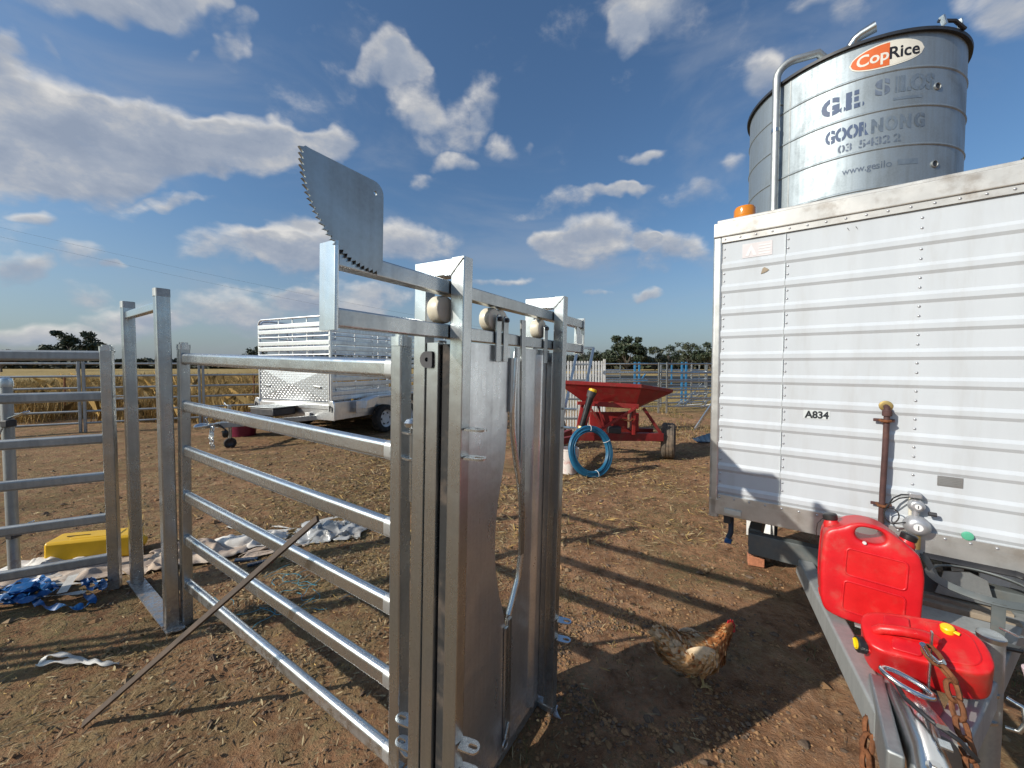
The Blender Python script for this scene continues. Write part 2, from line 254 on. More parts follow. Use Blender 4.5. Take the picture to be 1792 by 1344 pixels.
# ------------------------------------------------------------------ mesh helpers
def V(*a): return Vector(a if len(a) > 1 else a[0])
class MB:
    """collects boxes, bars, tubes and sheets into one mesh"""
    def __init__(s): s.v = []; s.f = []; s.mi = []; s.cm = 0
    def add(s, vs, fs):
        b = len(s.v); s.v += [tuple(p) for p in vs]; s.f += [tuple(i + b for i in f) for f in fs]; s.mi += [s.cm] * len(fs); return s
    def slot(s, i): s.cm = i; return s
    def box(s, c, d, rot=None):
        c = V(c); vs = []
        for sx in (-.5, .5):
            for sy in (-.5, .5):
                for sz in (-.5, .5):
                    p = V(sx * d[0], sy * d[1], sz * d[2]); p = rot @ p if rot else p; vs.append(c + p)
        return s.add(vs, [(0, 1, 3, 2), (4, 6, 7, 5), (0, 4, 5, 1), (2, 3, 7, 6), (0, 2, 6, 4), (1, 5, 7, 3)])
    def bar(s, p0, p1, w, h, side=(0, 0, 1), r=0.006, seg=2, cap=True):
        """rectangular hollow section: h along `side`, w across, rounded long edges"""
        p0, p1 = V(p0), V(p1); ax = (p1 - p0).normalized(); sv = V(side); sv = (sv - ax * sv.dot(ax)).normalized(); wv = ax.cross(sv)
        r = min(r, w * .499, h * .499); sec = []
        for qx, qy, a0 in ((1, 1, 0), (-1, 1, 90), (-1, -1, 180), (1, -1, 270)):
            for j in range(seg + 1):
                a = R(a0 + 90 * j / seg)
                sec.append((qx * (w / 2 - r) + r * math.cos(a), qy * (h / 2 - r) + r * math.sin(a)))
        m = len(sec); vs = [p + wv * x + sv * y for p in (p0, p1) for x, y in sec]
        fs = [(i, (i + 1) % m, m + (i + 1) % m, m + i) for i in range(m)]
        if cap: fs += [tuple(range(m - 1, -1, -1)), tuple(range(m, 2 * m))]
        return s.add(vs, fs)
    def tube(s, pts, r, n=10, closed=False, cap=True, flat=1.0):
        pts = [V(p) for p in pts]; k = len(pts); rr = r if hasattr(r, '__len__') else [r] * k; vs = []; up = None
        for i, p in enumerate(pts):
            a = pts[(i - 1) % k] if (i or closed) else p; b = pts[(i + 1) % k] if (i < k - 1 or closed) else p
            t = (b - a).normalized()
            if up is None: up = t.orthogonal().normalized()
            up = (up - t * up.dot(t)).normalized(); sd_ = t.cross(up)
            for j in range(n):
                a_ = 2 * math.pi * j / n; vs.append(p + (up * math.cos(a_) * flat + sd_ * math.sin(a_)) * rr[i])
        fs = []
        for i in range(k if closed else k - 1):
            o2 = ((i + 1) % k) * n
            for j in range(n): fs.append((i * n + j, i * n + (j + 1) % n, o2 + (j + 1) % n, o2 + j))
        if cap and not closed: fs += [tuple(range(n - 1, -1, -1)), tuple((k - 1) * n + j for j in range(n))]
        return s.add(vs, fs)
    def lathe(s, prof, o=(0, 0, 0), ax=(0, 0, 1), n=24, closed=False):
        """prof: list of (radius, along axis)"""
        o, ax = V(o), V(ax).normalized(); u = ax.orthogonal().normalized(); w = ax.cross(u); vs = []; k = len(prof)
        for r, z in prof:
            for j in range(n):
                a = 2 * math.pi * j / n; vs.append(o + ax * z + (u * math.cos(a) + w * math.sin(a)) * r)
        fs = [(i * n + j, i * n + (j + 1) % n, ((i + 1) % k) * n + (j + 1) % n, ((i + 1) % k) * n + j) for i in range(k if closed else k - 1) for j in range(n)]
        if not closed: fs += [tuple(range(n - 1, -1, -1)), tuple((k - 1) * n + j for j in range(n))]
        return s.add(vs, fs)
    def prism(s, poly, t, o=(0, 0, 0), u=(1, 0, 0), v=(0, 0, 1)):
        """flat outline in plane (u,v) extruded by t along u x v, centred"""
        o, u, v = V(o), V(u), V(v); w = u.cross(v).normalized(); m = len(poly)
        vs = [o + u * x + v * y + w * (k * t / 2) for k in (-1, 1) for x, y in poly]
        fs = [tuple(range(m - 1, -1, -1)), tuple(range(m, 2 * m))] + [(i, (i + 1) % m, m + (i + 1) % m, m + i) for i in range(m)]
        return s.add(vs, fs)
    def grid(s, P):
        """P: rows of points"""
        a, b = len(P), len(P[0]); vs = [p for r_ in P for p in r_]
        return s.add(vs, [(i * b + j, i * b + j + 1, (i + 1) * b + j + 1, (i + 1) * b + j) for i in range(a - 1) for j in range(b - 1)])
    def plate(s, c, u, v, w, h, t, hole=None):
        """lug plate: rounded outer end and slotted hole; u = outwards, v = across"""
        c, u, v = V(c), V(u).normalized(), V(v).normalized(); nrm = u.cross(v); k = 8
        out = [(0, -h / 2)] + [(w - h / 2 + h / 2 * math.cos(R(a)), h / 2 * math.sin(R(a))) for a in np.linspace(-90, 90, k)] + [(0, h / 2)]
        if hole is None: return s.prism(out, t, c, u, v)
        hl, hw, hx = hole
        inn = [(hx - hl / 2 + hw / 2 * math.cos(R(a)), hw / 2 * math.sin(R(a))) for a in (270, 225, 180, 135, 90)][::-1]
        inn2 = [(hx + hl / 2 + hw / 2 * math.cos(R(a)), hw / 2 * math.sin(R(a))) for a in (90, 45, 0, -45, -90)]
        ring_in = inn2[::-1] + inn           # runs bottom right, top right, top left, bottom left
        # resample both loops by angle about the slot centre so they can be bridged
        def samp(poly, m=28):
            res = []
            for q in range(m):
                a = 2 * math.pi * q / m; dx, dy = math.cos(a), math.sin(a); best = None
                for i in range(len(poly)):
                    x1, y1 = poly[i][0] - hx, poly[i][1]; x2, y2 = poly[(i + 1) % len(poly)][0] - hx, poly[(i + 1) % len(poly)][1]
                    den = dx * (y2 - y1) - dy * (x2 - x1)
                    if abs(den) < 1e-12: continue
                    tt = (x1 * (y2 - y1) - y1 * (x2 - x1)) / den; uu = (x1 * dy - y1 * dx) / den
                    if tt > 0 and -1e-6 <= uu <= 1 + 1e-6 and (best is None or tt < best): best = tt
                res.append((hx + dx * best, dy * best))
            return res
        A, B = samp(out), samp(ring_in); m = 28
        vs = [c + u * x + v * y + nrm * (kk * t / 2) for kk in (-1, 1) for L in (A, B) for x, y in L]; fs = []
        for i in range(m):
            j = (i + 1) % m
            fs += [(j, i, m + i, m + j), (2 * m + i, 2 * m + j, 3 * m + j, 3 * m + i), (i, j, 2 * m + j, 2 * m + i), (m + j, m + i, 3 * m + i, 3 * m + j)]
        return s.add(vs, fs)
    def build(s, name, mat, parent=None, smooth=38, bevel=0, kind=None):
        me = bpy.data.meshes.new(name); me.from_pydata(s.v, [], s.f); me.validate()
        for m_ in (mat if isinstance(mat, (list, tuple)) else [mat]): me.materials.append(MATS[m_])
        if len(me.materials) > 1 and len(me.polygons) == len(s.mi): me.polygons.foreach_set('material_index', s.mi)
        bm = bmesh.new(); bm.from_mesh(me); bmesh.ops.recalc_face_normals(bm, faces=bm.faces); bm.to_mesh(me); bm.free()
        if smooth: me.shade_smooth(); me.set_sharp_from_angle(angle=R(smooth))
        o = link(name, me, parent, bevel, kind)
        if smooth and smooth < 60 and len(me.polygons) < 3000:
            wn = o.modifiers.new('flat faces', 'WEIGHTED_NORMAL'); wn.keep_sharp = True; wn.weight = 90
        return o
def link(name, me, parent=None, bevel=0, kind=None):
    o = bpy.data.objects.new(name, me); COL.objects.link(o); o.parent = parent
    if bevel:
        b = o.modifiers.new('bevel', 'BEVEL'); b.width = bevel; b.segments = 2; b.limit_method = 'ANGLE'; b.angle_limit = R(40); b.harden_normals = False
    if kind: o['kind'] = kind
    return o
def tag(o, label=None, cat=None, group=None, kind=None):
    for k, v in (('label', label), ('category', cat), ('group', group), ('kind', kind)):
        if v: o[k] = v
    return o
def frame(o, yaw, lean=0.0):
    """matrix: x axis heads `yaw` degrees right of +Y, y axis to its left, z up, then the top tipped to +X by `lean`"""
    y = R(yaw); M = Matrix(((math.sin(y), -math.cos(y), 0), (math.cos(y), math.sin(y), 0), (0, 0, 1)))
    return Matrix.Translation(V(o)) @ (Matrix.Rotation(R(lean), 3, 'Y') @ M).to_4x4()
def thing(name, label, cat, M=None, group=None):
    o = bpy.data.objects.new(name, None); COL.objects.link(o); o.empty_display_size = 0.1
    if M is not None: o.matrix_world = M if isinstance(M, Matrix) else Matrix.Translation(V(M))
    return tag(o, label, cat, group)
def text_mesh(txt, size, bold=0.0, stencil=0.0, spacing=1.0):
    """lettering as flat outline mesh in the xy plane, left aligned; `stencil` cuts a gap through each letter"""
    c = bpy.data.curves.new('txt', 'FONT'); c.body = txt; c.size = size; c.offset = bold; c.space_character = spacing; c.resolution_u = 4
    o = bpy.data.objects.new('txt', c); COL.objects.link(o)
    dg = bpy.context.evaluated_depsgraph_get(); me = bpy.data.meshes.new_from_object(o.evaluated_get(dg))
    bpy.data.objects.remove(o); bpy.data.curves.remove(c)
    return me
print('helpers ok')

# ------------------------------------------------------------------ ground
def vnoise(x, y, seed=0):
    xi = np.floor(x).astype(np.int64); yi = np.floor(y).astype(np.int64); xf = x - xi; yf = y - yi
    def h(a, b):
        q = (a * 374761393 + b * 668265263 + seed * 1442695041) & 0xffffffff
        q = ((q ^ (q >> 13)) * 1274126177) & 0xffffffff
        return ((q ^ (q >> 16)) & 0xffff) / 65535.0
    u = xf * xf * (3 - 2 * xf); v = yf * yf * (3 - 2 * yf)
    return (h(xi, yi) * (1 - u) + h(xi + 1, yi) * u) * (1 - v) + (h(xi, yi + 1) * (1 - u) + h(xi + 1, yi + 1) * u) * v
def gz(x, y):
    """ground height: trampled, lumpy dirt"""
    x = np.asarray(x, float); y = np.asarray(y, float); d = np.hypot(x, y)
    z = (vnoise(x * .5, y * .5, 1) - .5) * .05 + (vnoise(x * 2.1, y * 2.1, 2) - .5) * .022
    near = np.clip(1.3 - d / 14, 0, 1)
    z += near * ((vnoise(x * 7, y * 7, 3) - .5) * .016 + (vnoise(x * 17, y * 17, 4) - .5) * .010 + (vnoise(x * 37, y * 37, 5) - .5) * .006)
    # hoof and boot prints
    cx, cy = np.floor(x / .33), np.floor(y / .33); hsh = lambda s_: (np.abs(np.sin(cx * 127.1 + cy * 311.7 + s_) * 43758.5453) % 1.0)
    px_, py_ = (cx + .2 + .6 * hsh(1.0)) * .33, (cy + .2 + .6 * hsh(7.0)) * .33; ang = hsh(3.0) * 6.28; rx_ = (x - px_) * np.cos(ang) + (y - py_) * np.sin(ang); ry_ = -(x - px_) * np.sin(ang) + (y - py_) * np.cos(ang)
    e_ = np.sqrt((rx_ / .075) ** 2 + (ry_ / .045) ** 2); pr = (hsh(11.0) > .35) * near
    z += pr * (-.016 * np.clip(1 - e_ ** 4, 0, 1) + .008 * np.exp(-((e_ - 1.25) / .22) ** 2))
    return z - .004
def build_ground():
    n_ = 600; t = np.linspace(-1, 1, n_); k = 8.0; s = 3000 / math.sinh(k)
    gx = s * np.sinh(k * t) + 0.2; gy = s * np.sinh(k * t) + 2.0
    X, Y = np.meshgrid(gx, gy); Z = gz(X, Y)
    vs = np.stack([X, Y, Z], -1).reshape(-1, 3)
    i = np.arange(n_ * (n_ - 1)).reshape(n_ - 1, n_)[:, :-1].ravel()
    q = np.stack([i, i + 1, i + n_ + 1, i + n_], 1)
    me = bpy.data.meshes.new('ground'); me.vertices.add(len(vs)); me.vertices.foreach_set('co', vs.ravel())
    me.loops.add(q.size); me.loops.foreach_set('vertex_index', q.ravel().astype(np.int32))
    me.polygons.add(len(q)); me.polygons.foreach_set('loop_start', np.arange(0, q.size, 4, dtype=np.int32))
    me.update(calc_edges=True); me.validate(); me.shade_smooth()
    m = bpy.data.materials.new('ground'); m.use_nodes = True; tr = m.node_tree; tr.nodes.clear(); k_ = NT(tr)
    co = k_('ShaderNodeTexCoord').outputs['Object']
    sx = k_('ShaderNodeSeparateXYZ', {0: co}); px, py = sx.outputs[0], sx.outputs[1]
    def nz_(sc, det=6.0, ro=.6, dis=0.0): return k_('ShaderNodeTexNoise', {'Vector': co, 'Scale': sc, 'Detail': det, 'Roughness': ro, 'Distortion': dis}).outputs[0]
    a, b, c, f = nz_(1.1), nz_(6.5, 8.0, .65), nz_(34.0, 6.0, .7), nz_(110.0, 4.0, .7)
    dirt = k_.ramp(b, [(.28, (.170, .090, .046)), (.48, (.340, .178, .094)), (.66, (.475, .266, .146))])
    dirt = k_.mix(k_.smooth(c, .42, .68), dirt, k_.mix(.5, dirt, (.40, .28, .185)))
    dirt = k_.mix(k_.math('MULTIPLY', k_.smooth(f, .60, .70), .65), dirt, (.07, .048, .035))
    lit_ = k_.ramp(c, [(.3, (.095, .075, .035)), (.5, (.215, .165, .078)), (.7, (.37, .285, .145))])
    # more dead grass left of the chute, barer red dirt to its right
    left = k_.smooth(px, .6, -1.6)
    lm = k_.math('MULTIPLY', k_.smooth(k_.math('ADD', a, k_.math('MULTIPLY', left, .14)), .47, .62), k_.smooth(b, .36, .60))
    col = k_.mix(k_.math('MULTIPLY', lm, .72), dirt, lit_)
    gr = k_.math('MULTIPLY', k_.smooth(nz_(.8, 4.0), .44, .60), k_.smooth(c, .45, .62))
    col = k_.mix(k_.math('MULTIPLY', gr, .55), col, (.095, .098, .034))
    # trampled patches, manure and dust
    mot = k_.ramp(nz_(13.0, 9.0, .72, .3), [(.30, .50), (.46, .92), (.60, 1.0), (.74, 1.28)]); col = k_.mix(.85, col, mot, 'MULTIPLY')
    mot2 = k_.ramp(nz_(2.3, 6.0, .65, .5), [(.34, .66), (.52, 1.0), (.70, 1.22)]); col = k_.mix(.8, col, mot2, 'MULTIPLY')
    # dry paddock beyond the yards
    far = k_.smooth(k_.math('MULTIPLY_ADD', a, 4.0, py), 13.0, 17.0)
    fc = k_.ramp(nz_(.35, 8.0, .7), [(.3, (.22, .155, .06)), (.5, (.34, .245, .098)), (.7, (.44, .335, .155))])
    col = k_.mix(far, col, fc)
    rough = .95
    bs = k_('ShaderNodeBsdfPrincipled', {'Base Color': col, 'Roughness': rough, 'Specular IOR Level': .15})
    hgt_ = k_.math('ADD', k_.math('MULTIPLY', b, 1.2), k_.math('MULTIPLY_ADD', c, .7, k_.math('MULTIPLY', f, .35)))
    tr.links.new(k_('ShaderNodeBump', {'Height': hgt_, 'Strength': .9, 'Distance': .03}).outputs[0], bs.inputs['Normal'])
    k_('ShaderNodeOutputMaterial', {0: bs.outputs[0]})
    MATS['ground'] = m; me.materials.append(m)
    o = link('ground', me); o['kind'] = 'structure'; return o
GROUND = build_ground()

def quads_obj(name, vs, mats, idx=None, label=None, parent=None, tri=False):
    """vs: (n,k,3) polygons of k corners"""
    n_, k, _ = vs.shape; me = bpy.data.meshes.new(name); me.vertices.add(n_ * k); me.vertices.foreach_set('co', vs.reshape(-1).astype(np.float32))
    me.loops.add(n_ * k); me.loops.foreach_set('vertex_index', np.arange(n_ * k, dtype=np.int32))
    me.polygons.add(n_); me.polygons.foreach_set('loop_start', np.arange(0, n_ * k, k, dtype=np.int32))
    for m_ in mats: me.materials.append(MATS[m_])
    if idx is not None: me.polygons.foreach_set('material_index', idx.astype(np.int32))
    me.update(calc_edges=True); me.validate()
    return link(name, me, parent)
def spread(n_, rmin, rmax, cx=0.0, cy=0.0, pw=1.0):
    """random spots round a place, denser towards it"""
    r = rmin * (rmax / rmin) ** (RNG.random(n_) ** pw); a = RNG.random(n_) * 2 * math.pi
    return cx + r * np.cos(a), cy + r * np.sin(a)
def litter(n_, name, label, cat, mats, lmin, lmax, wmin, wmax, cx, cy, rmin, rmax, lift=.012, keep=None, tilt=.35):
    x, y = spread(n_, rmin, rmax, cx, cy)
    if keep is not None: m_ = keep(x, y); x, y = x[m_], y[m_]; n_ = len(x)
    a = RNG.random(n_) * math.pi * 2; L = lmin + (lmax - lmin) * RNG.random(n_) ** 2; w = wmin + (wmax - wmin) * RNG.random(n_)
    z = gz(x, y) + lift * RNG.random(n_) + .002
    ti = (RNG.random(n_) - .5) * 2 * tilt; ro = (RNG.random(n_) - .5) * 1.6
    ux, uy, uz = np.cos(a) * np.cos(ti), np.sin(a) * np.cos(ti), np.sin(ti)
    vx, vy, vz = -np.sin(a) * np.cos(ro), np.cos(a) * np.cos(ro), np.sin(ro)
    z = z + np.abs(uz) * L / 2 + np.abs(vz) * w / 2
    U = np.stack([ux, uy, uz], -1) * (L / 2)[:, None]; Wv = np.stack([vx, vy, vz], -1) * (w / 2)[:, None]; C0 = np.stack([x, y, z], -1)
    P = np.stack([C0 - U, C0 - U * .2 - Wv, C0 + U * .5 - Wv * .8, C0 + U, C0 + U * .4 + Wv * .9, C0 - U * .3 + Wv], 1)
    o = quads_obj(name, P, mats, RNG.integers(0, len(mats), n_)); return tag(o, label, cat, kind='stuff')
litter(64000, 'straw_litter', 'broken straw, stalks and dry chaff strewn over the dirt', 'straw', ['straw', 'straw', 'leaf_litter', 'dry_grass'], .012, .075, .0015, .005, -.6, 2.6, .35, 13,
       keep=lambda x, y: RNG.random(len(x)) < np.clip(.45 - .30 * x, .10, 1) * np.clip((vnoise(x * 1.3, y * 1.3, 52) - .18) * 3.0, .12, 1))
litter(15000, 'leaf_litter', 'curled brown gum leaves and bark chips on the dirt', 'leaf litter', ['leaf_litter', 'leaf_litter', 'straw'], .012, .050, .004, .011, -1.2, 2.4, .35, 10, lift=.01,
       keep=lambda x, y: RNG.random(len(x)) < np.clip(.45 - .32 * x, .12, 1))
litter(56000, 'straw_litter', 'coarser dead stalks and chaff matted over the ground further back', 'straw', ['straw', 'leaf_litter', 'dry_grass', 'dry_grass_dark'], .03, .13, .004, .011, -.5, 6.0, 1.2, 12, lift=.02,
       keep=lambda x, y: (y > 3.2) & (RNG.random(len(x)) < np.clip(.25 + .9 * vnoise(x * .9, y * .9, 51), 0, 1)))
def clods(n_, name, label, cat, mats, smin, smax, cx, cy, rmin, rmax):
    x, y = spread(n_, rmin, rmax, cx, cy); s = smin + (smax - smin) * RNG.random(n_) ** 3; z = gz(x, y) + s * .15
    base = np.array([[0, 0, .62], [1, 0, 0], [.2, .95, .1], [-.85, .5, -.05], [-.75, -.6, .1], [.3, -.9, 0]])
    f = np.array([[0, 1, 2], [0, 2, 3], [0, 3, 4], [0, 4, 5], [0, 5, 1]])
    pts = base[None] * (1 + (RNG.random((n_, 6, 1)) - .5) * .7) * s[:, None, None]
    a = RNG.random(n_) * 6.28; ca, sa = np.cos(a)[:, None], np.sin(a)[:, None]
    px_ = pts[..., 0] * ca - pts[..., 1] * sa; py_ = pts[..., 0] * sa + pts[..., 1] * ca
    pts = np.stack([px_ + x[:, None], py_ + y[:, None], pts[..., 2] + z[:, None]], -1)
    P = pts[:, f].reshape(-1, 3, 3); o = quads_obj(name, P, mats, np.repeat(RNG.integers(0, len(mats), n_), 5))
    return tag(o, label, cat, kind='stuff')
clods(22000, 'dirt_crumbs', 'crumbled clods and small gravel over the bare ground', 'gravel', ['clod', 'clod', 'stone'], .002, .013, .6, 1.9, .3, 8)
clods(9000, 'dirt_clods', 'larger clods and dried dung scattered further back in the yard', 'clods', ['clod', 'stone', 'leaf_litter'], .006, .032, -.6, 6.2, 1.0, 8)
def blades(x, y, h, lean, w, name, label, cat, mats, z=None):
    n_ = len(x); a = RNG.random(n_) * 6.28; z = gz(x, y) - .005 if z is None else z; l = lean * (RNG.random(n_) + .2); d = RNG.random(n_) * 6.28
    B = np.stack([x, y, z], -1); Wv = np.stack([np.cos(a), np.sin(a), 0 * a], -1) * (w / 2)[:, None]
    m1 = B + np.stack([np.cos(d) * l * h * .3, np.sin(d) * l * h * .3, h * .6], -1); tp = B + np.stack([np.cos(d) * l * h, np.sin(d) * l * h, h * (1 - .25 * l)], -1)
    P = np.stack([B - Wv, B + Wv, m1 + Wv * .7, tp, m1 - Wv * .7], 1)
    o = quads_obj(name, P, mats, RNG.integers(0, len(mats), n_)); return tag(o, label, cat, kind='stuff')
# short green pick between the panels and round the trailer
tx, ty = spread(1500, .5, 11, -.6, 4.2); kp = vnoise(tx * .9, ty * .9, 31) > .50; tx, ty = tx[kp], ty[kp]
k_n = 34; gx = np.repeat(tx, k_n) + RNG.normal(0, .055, len(tx) * k_n); gy = np.repeat(ty, k_n) + RNG.normal(0, .055, len(tx) * k_n)
blades(gx, gy, .012 + .03 * RNG.random(len(gx)), .9, .0022 + .0015 * RNG.random(len(gx)), 'short_grass', 'short green and brown grass tufts between the yard panels', 'grass',
       ['green_grass', 'green_grass', 'leaf_litter', 'straw'])
gx = RNG.uniform(1.5, 9, 16000); gy = 7.6 + 8 * RNG.random(16000); kp = vnoise(gx * .8, gy * .8, 61) > .42; gx, gy = gx[kp], gy[kp]
blades(gx, gy, .03 + .07 * RNG.random(len(gx)), .9, .006 + .004 * RNG.random(len(gx)), 'yard_grass', 'patchy green and straw grass under the right hand yard panels', 'grass', ['green_grass', 'dry_grass', 'straw'])
# tall dead grass in the paddock behind the fence line
gx = RNG.uniform(-30, 4, 120000); gy = 9.2 + 26 * RNG.random(120000) ** 1.7; kp = (gy > 13.2 + .5 * gx + 1.0 * (vnoise(gx, gy, 41) - .5)) & (gy > 10.2) & (gx < -.3 * gy + 6) & (vnoise(gx * .5, gy * .5, 42) > .18)
gx, gy = gx[kp], gy[kp]
blades(gx, gy, .55 + 1.0 * vnoise(gx * .6, gy * .6, 43) * RNG.random(len(gx)) ** .5, .7, .007 + .009 * RNG.random(len(gx)), 'tall_dry_grass', 'tall dead yellow grass in the paddock behind the fence panels', 'grass',
       ['dry_grass', 'dry_grass', 'dry_grass_dark'])
# loose stones large enough to pick apart
st = MB(); st.lathe([(.0, -.35), (.55, -.25), (.9, .0), (.7, .3), (.25, .48)], n=7)
for i_, p in enumerate(st.v): st.v[i_] = tuple(c * (1 + .25 * math.sin(7.1 * i_ + 3 * k)) for k, c in enumerate(p))
stone_me = st.build('stone', 'stone', GROUND, smooth=25); first = True
for i_ in range(90):
    r = .45 * (6 / .45) ** random.random(); a = random.random() * 6.28; x, y = .9 + r * math.cos(a), 2.1 + r * math.sin(a)
    if y < .5: continue
    o = stone_me if first else stone_me.copy()
    if not first: COL.objects.link(o)
    first = False; s = random.uniform(.010, .028); o.scale = (s, s * random.uniform(.6, 1), s * random.uniform(.5, .9))
    o.rotation_euler = (0, 0, random.random() * 6.28); o.location = (x, y, float(gz(x, y)) + s * .15)

# ------------------------------------------------------------------ cattle yard panels
def lug(parent, c, u, v, w=.055, h=.042, t=.006, mat='galv_bright', slot=True, name='lug'):
    return MB().plate(c, u, v, w, h, t, (.016, .014, w - h / 2) if slot else (0.0005, .014, w - h / 2)).build(name, mat, parent, smooth=30)
def yard_panel(name, label, cat, M, length, top, rails, pw=.05, rh=.06, rt=.03, rr=.014, mat='galv', group=None, caps=True, railmat=None, drop=0.0, far=False):
    t = thing(name, label, cat, M, group); seg = 1 if far else 3
    for x in (0, length):
        MB().bar((x, 0, 0.0), (x, 0, top - .012), pw, pw, (0, 1, 0), .008, seg).build('post', mat, t)
        if caps:
            c = MB(); c.bar((x, 0, top - .03), (x, 0, top), pw + .008, pw + .008, (0, 1, 0), .016, seg); c.bar((x, 0, top), (x, 0, top + .012), pw - .012, pw - .012, (0, 1, 0), .014, seg)
            c.build('post_cap', 'galv_bright' if not far else mat, t)
    for z in rails:
        MB().bar((pw / 2 - .002, 0, z), (length - pw / 2 + .002, 0, z - drop), rt, rh, (0, 0, 1), rr, seg).build('rail', railmat or mat, t, smooth=50)
    return t
galv('galv_patch', (0.60, 0.62, 0.62), 0.40, 0.08, 0.3, metal=0.85)
# swing gate hinged beside the chute
gate = yard_panel('yard_gate', 'six-rail galvanised steel gate hinged to the sawtooth head bail', 'gate', frame((-1.99, 2.272, 0), 122, 1.0), 1.875, 1.70,
                  [1.615, 1.332, 1.063, .789, .523, .250], pw=.052, rh=.066, rt=.036, rr=.017, mat='galv', railmat='galv_bright', drop=.022)
for z in [1.615, 1.332, 1.063, .789, .523, .250]:          # bright cold-galv patches over the rail welds
    for x0_, x1_ in ((.024, .046), (1.812, 1.851)):
        MB().bar((x0_, 0, z - .022 * x0_ / 1.875), (x1_, 0, z - .022 * x1_ / 1.875), .0375, .0675, (0, 0, 1), .0177, 3, cap=False).build('weld_patch', 'galv_patch', gate, smooth=50)
for z in (1.385, 1.30):
    lug(gate, (1.903, -.004, z), (1, -.2, 0), (.2, 1, 0), .05, .035)
MB().tube([(1.94, -.012, 1.16), (1.94, -.012, 1.40)], .008, 8).build('hinge_pin', 'galv', gate)
MB().lathe([(.012, 0), (.022, .006), (.026, .02), (.016, .032)], (1.94, -.012, 1.40), n=10).build('pin_head', 'galv_bright', gate)
wl = [(1.94 + .03 * math.cos(a) + .012 * a, -.03 * math.sin(a), 1.395 - .012 * math.sin(3 * a)) for a in np.linspace(0, 5.6, 22)] + [(2.02, .0, 1.385), (2.06, -.01, 1.37)]
MB().tube(wl, .0022, 5).build('tie_wire', 'galv_dull', gate)
for z in (.30, .215):
    lug(gate, (1.903, -.004, z), (1, -.2, 0), (.2, 1, 0), .05, .035)
# doorway frame standing between the gate and the left panel
dfm = thing('doorway_frame', 'tall galvanised doorway frame with two posts and a flat foot plate', 'frame', frame((-2.045, 2.232, 0), -55.3))
for x in (0, .80):
    MB().bar((x, 0, 0), (x, 0, 1.995), .066, .066, (0, 1, 0), .009, 3).build('post', 'galv', dfm)
    MB().bar((x, 0, 1.975), (x, 0, 2.02), .073, .073, (0, 1, 0), .02, 3).build('post_cap', 'galv_dull', dfm)
MB().bar((.033, 0, 1.925), (.767, 0, 1.925), .04, .05, (0, 0, 1), .008).build('top_bar', 'galv_bright', dfm)
MB().box((.40, -.0, .012), (.95, .085, .008)).build('foot_plate', 'galv', dfm)
for x, s_, zz in ((0, 1, (1.377, 1.285)), (.80, 1, (1.395, 1.285)), (0, 1, (.31, .225)), (.8, 1, (.33, .24))):
    for z in zz:
        lug(dfm, (x + s_ * .033, -.012, z), (s_, -.15, 0), (0, 1, 0), .085, .034)
    MB().box((x + .036, -.012, sum(zz) / 2), (.006, .034, zz[0] - zz[1])).build('lug_back', 'galv_bright', dfm)
lug(dfm, (-.033, 0, .014), (-1, -.3, 0), (0, 1, 0), .07, .06, .006, slot=False)
MB().tube([(.93, -.02, 1.43), (.93, -.02, 1.16)], .007, 8).build('drop_pin', 'galv_dull', dfm)
MB().tube([(.93, -.02, .35), (.93, -.02, .12)], .007, 8).build('drop_pin', 'galv_dull', dfm)
# panel running out of view on the left
lp = yard_panel('stockyard_fence', 'six-rail galvanised panel running out of frame beside the round pipe post', 'fence panel', frame((-2.813, 2.642, 0), -118), 2.1, 1.705,
                [1.640, 1.362, 1.066, .80, .508, .220], pw=.06, rh=.068, rt=.036, rr=.016, mat='galv', railmat='galv_dull')
for z in (1.36, 1.27):
    lug(lp, (-.03, .0, z), (-1, 0, 0), (0, 1, 0), .07, .034)
pp = thing('pipe_post', 'round dull pipe post with a domed cap behind the left panel', 'post', (-3.64, 2.73, 0))
MB().tube([(0, 0, -.05), (0, 0, 1.455)], .031, 20).build('pipe', 'galv_dull', pp)
MB().lathe([(.035, 1.42), (.037, 1.45), (.031, 1.478), (.015, 1.488)], n=20).build('cap', 'galv_bright', pp)
for z, s in ((1.19, 1), (.385, 1)):
    lug(pp, (.03, -.02, z), (.9, .2, .42), (0, 1, 0), .13, .042)
    MB().box((.045, -.03, z - .03), (.05, .06, .05)).build('clamp', 'dark_steel', pp, bevel=.006)
MB().bar((.03, -.05, 1.16), (-.03, -.06, 1.02), .03, .012, (0, 1, 0)).build('latch_bar', 'galv_bright', pp)
# next panel of the yard, just outside the left frame edge; its rails throw the streaks across the foreground
yard_panel('stockyard_fence', 'galvanised panel just outside the left frame edge, casting the foreground streaks', 'fence panel', frame((-3.55, 1.42, 0), -105), 2.1, 1.705,
           [1.640, 1.362, 1.066, .80, .508, .220], pw=.06, rh=.068, rt=.036, rr=.016, mat='galv', railmat='galv_dull')

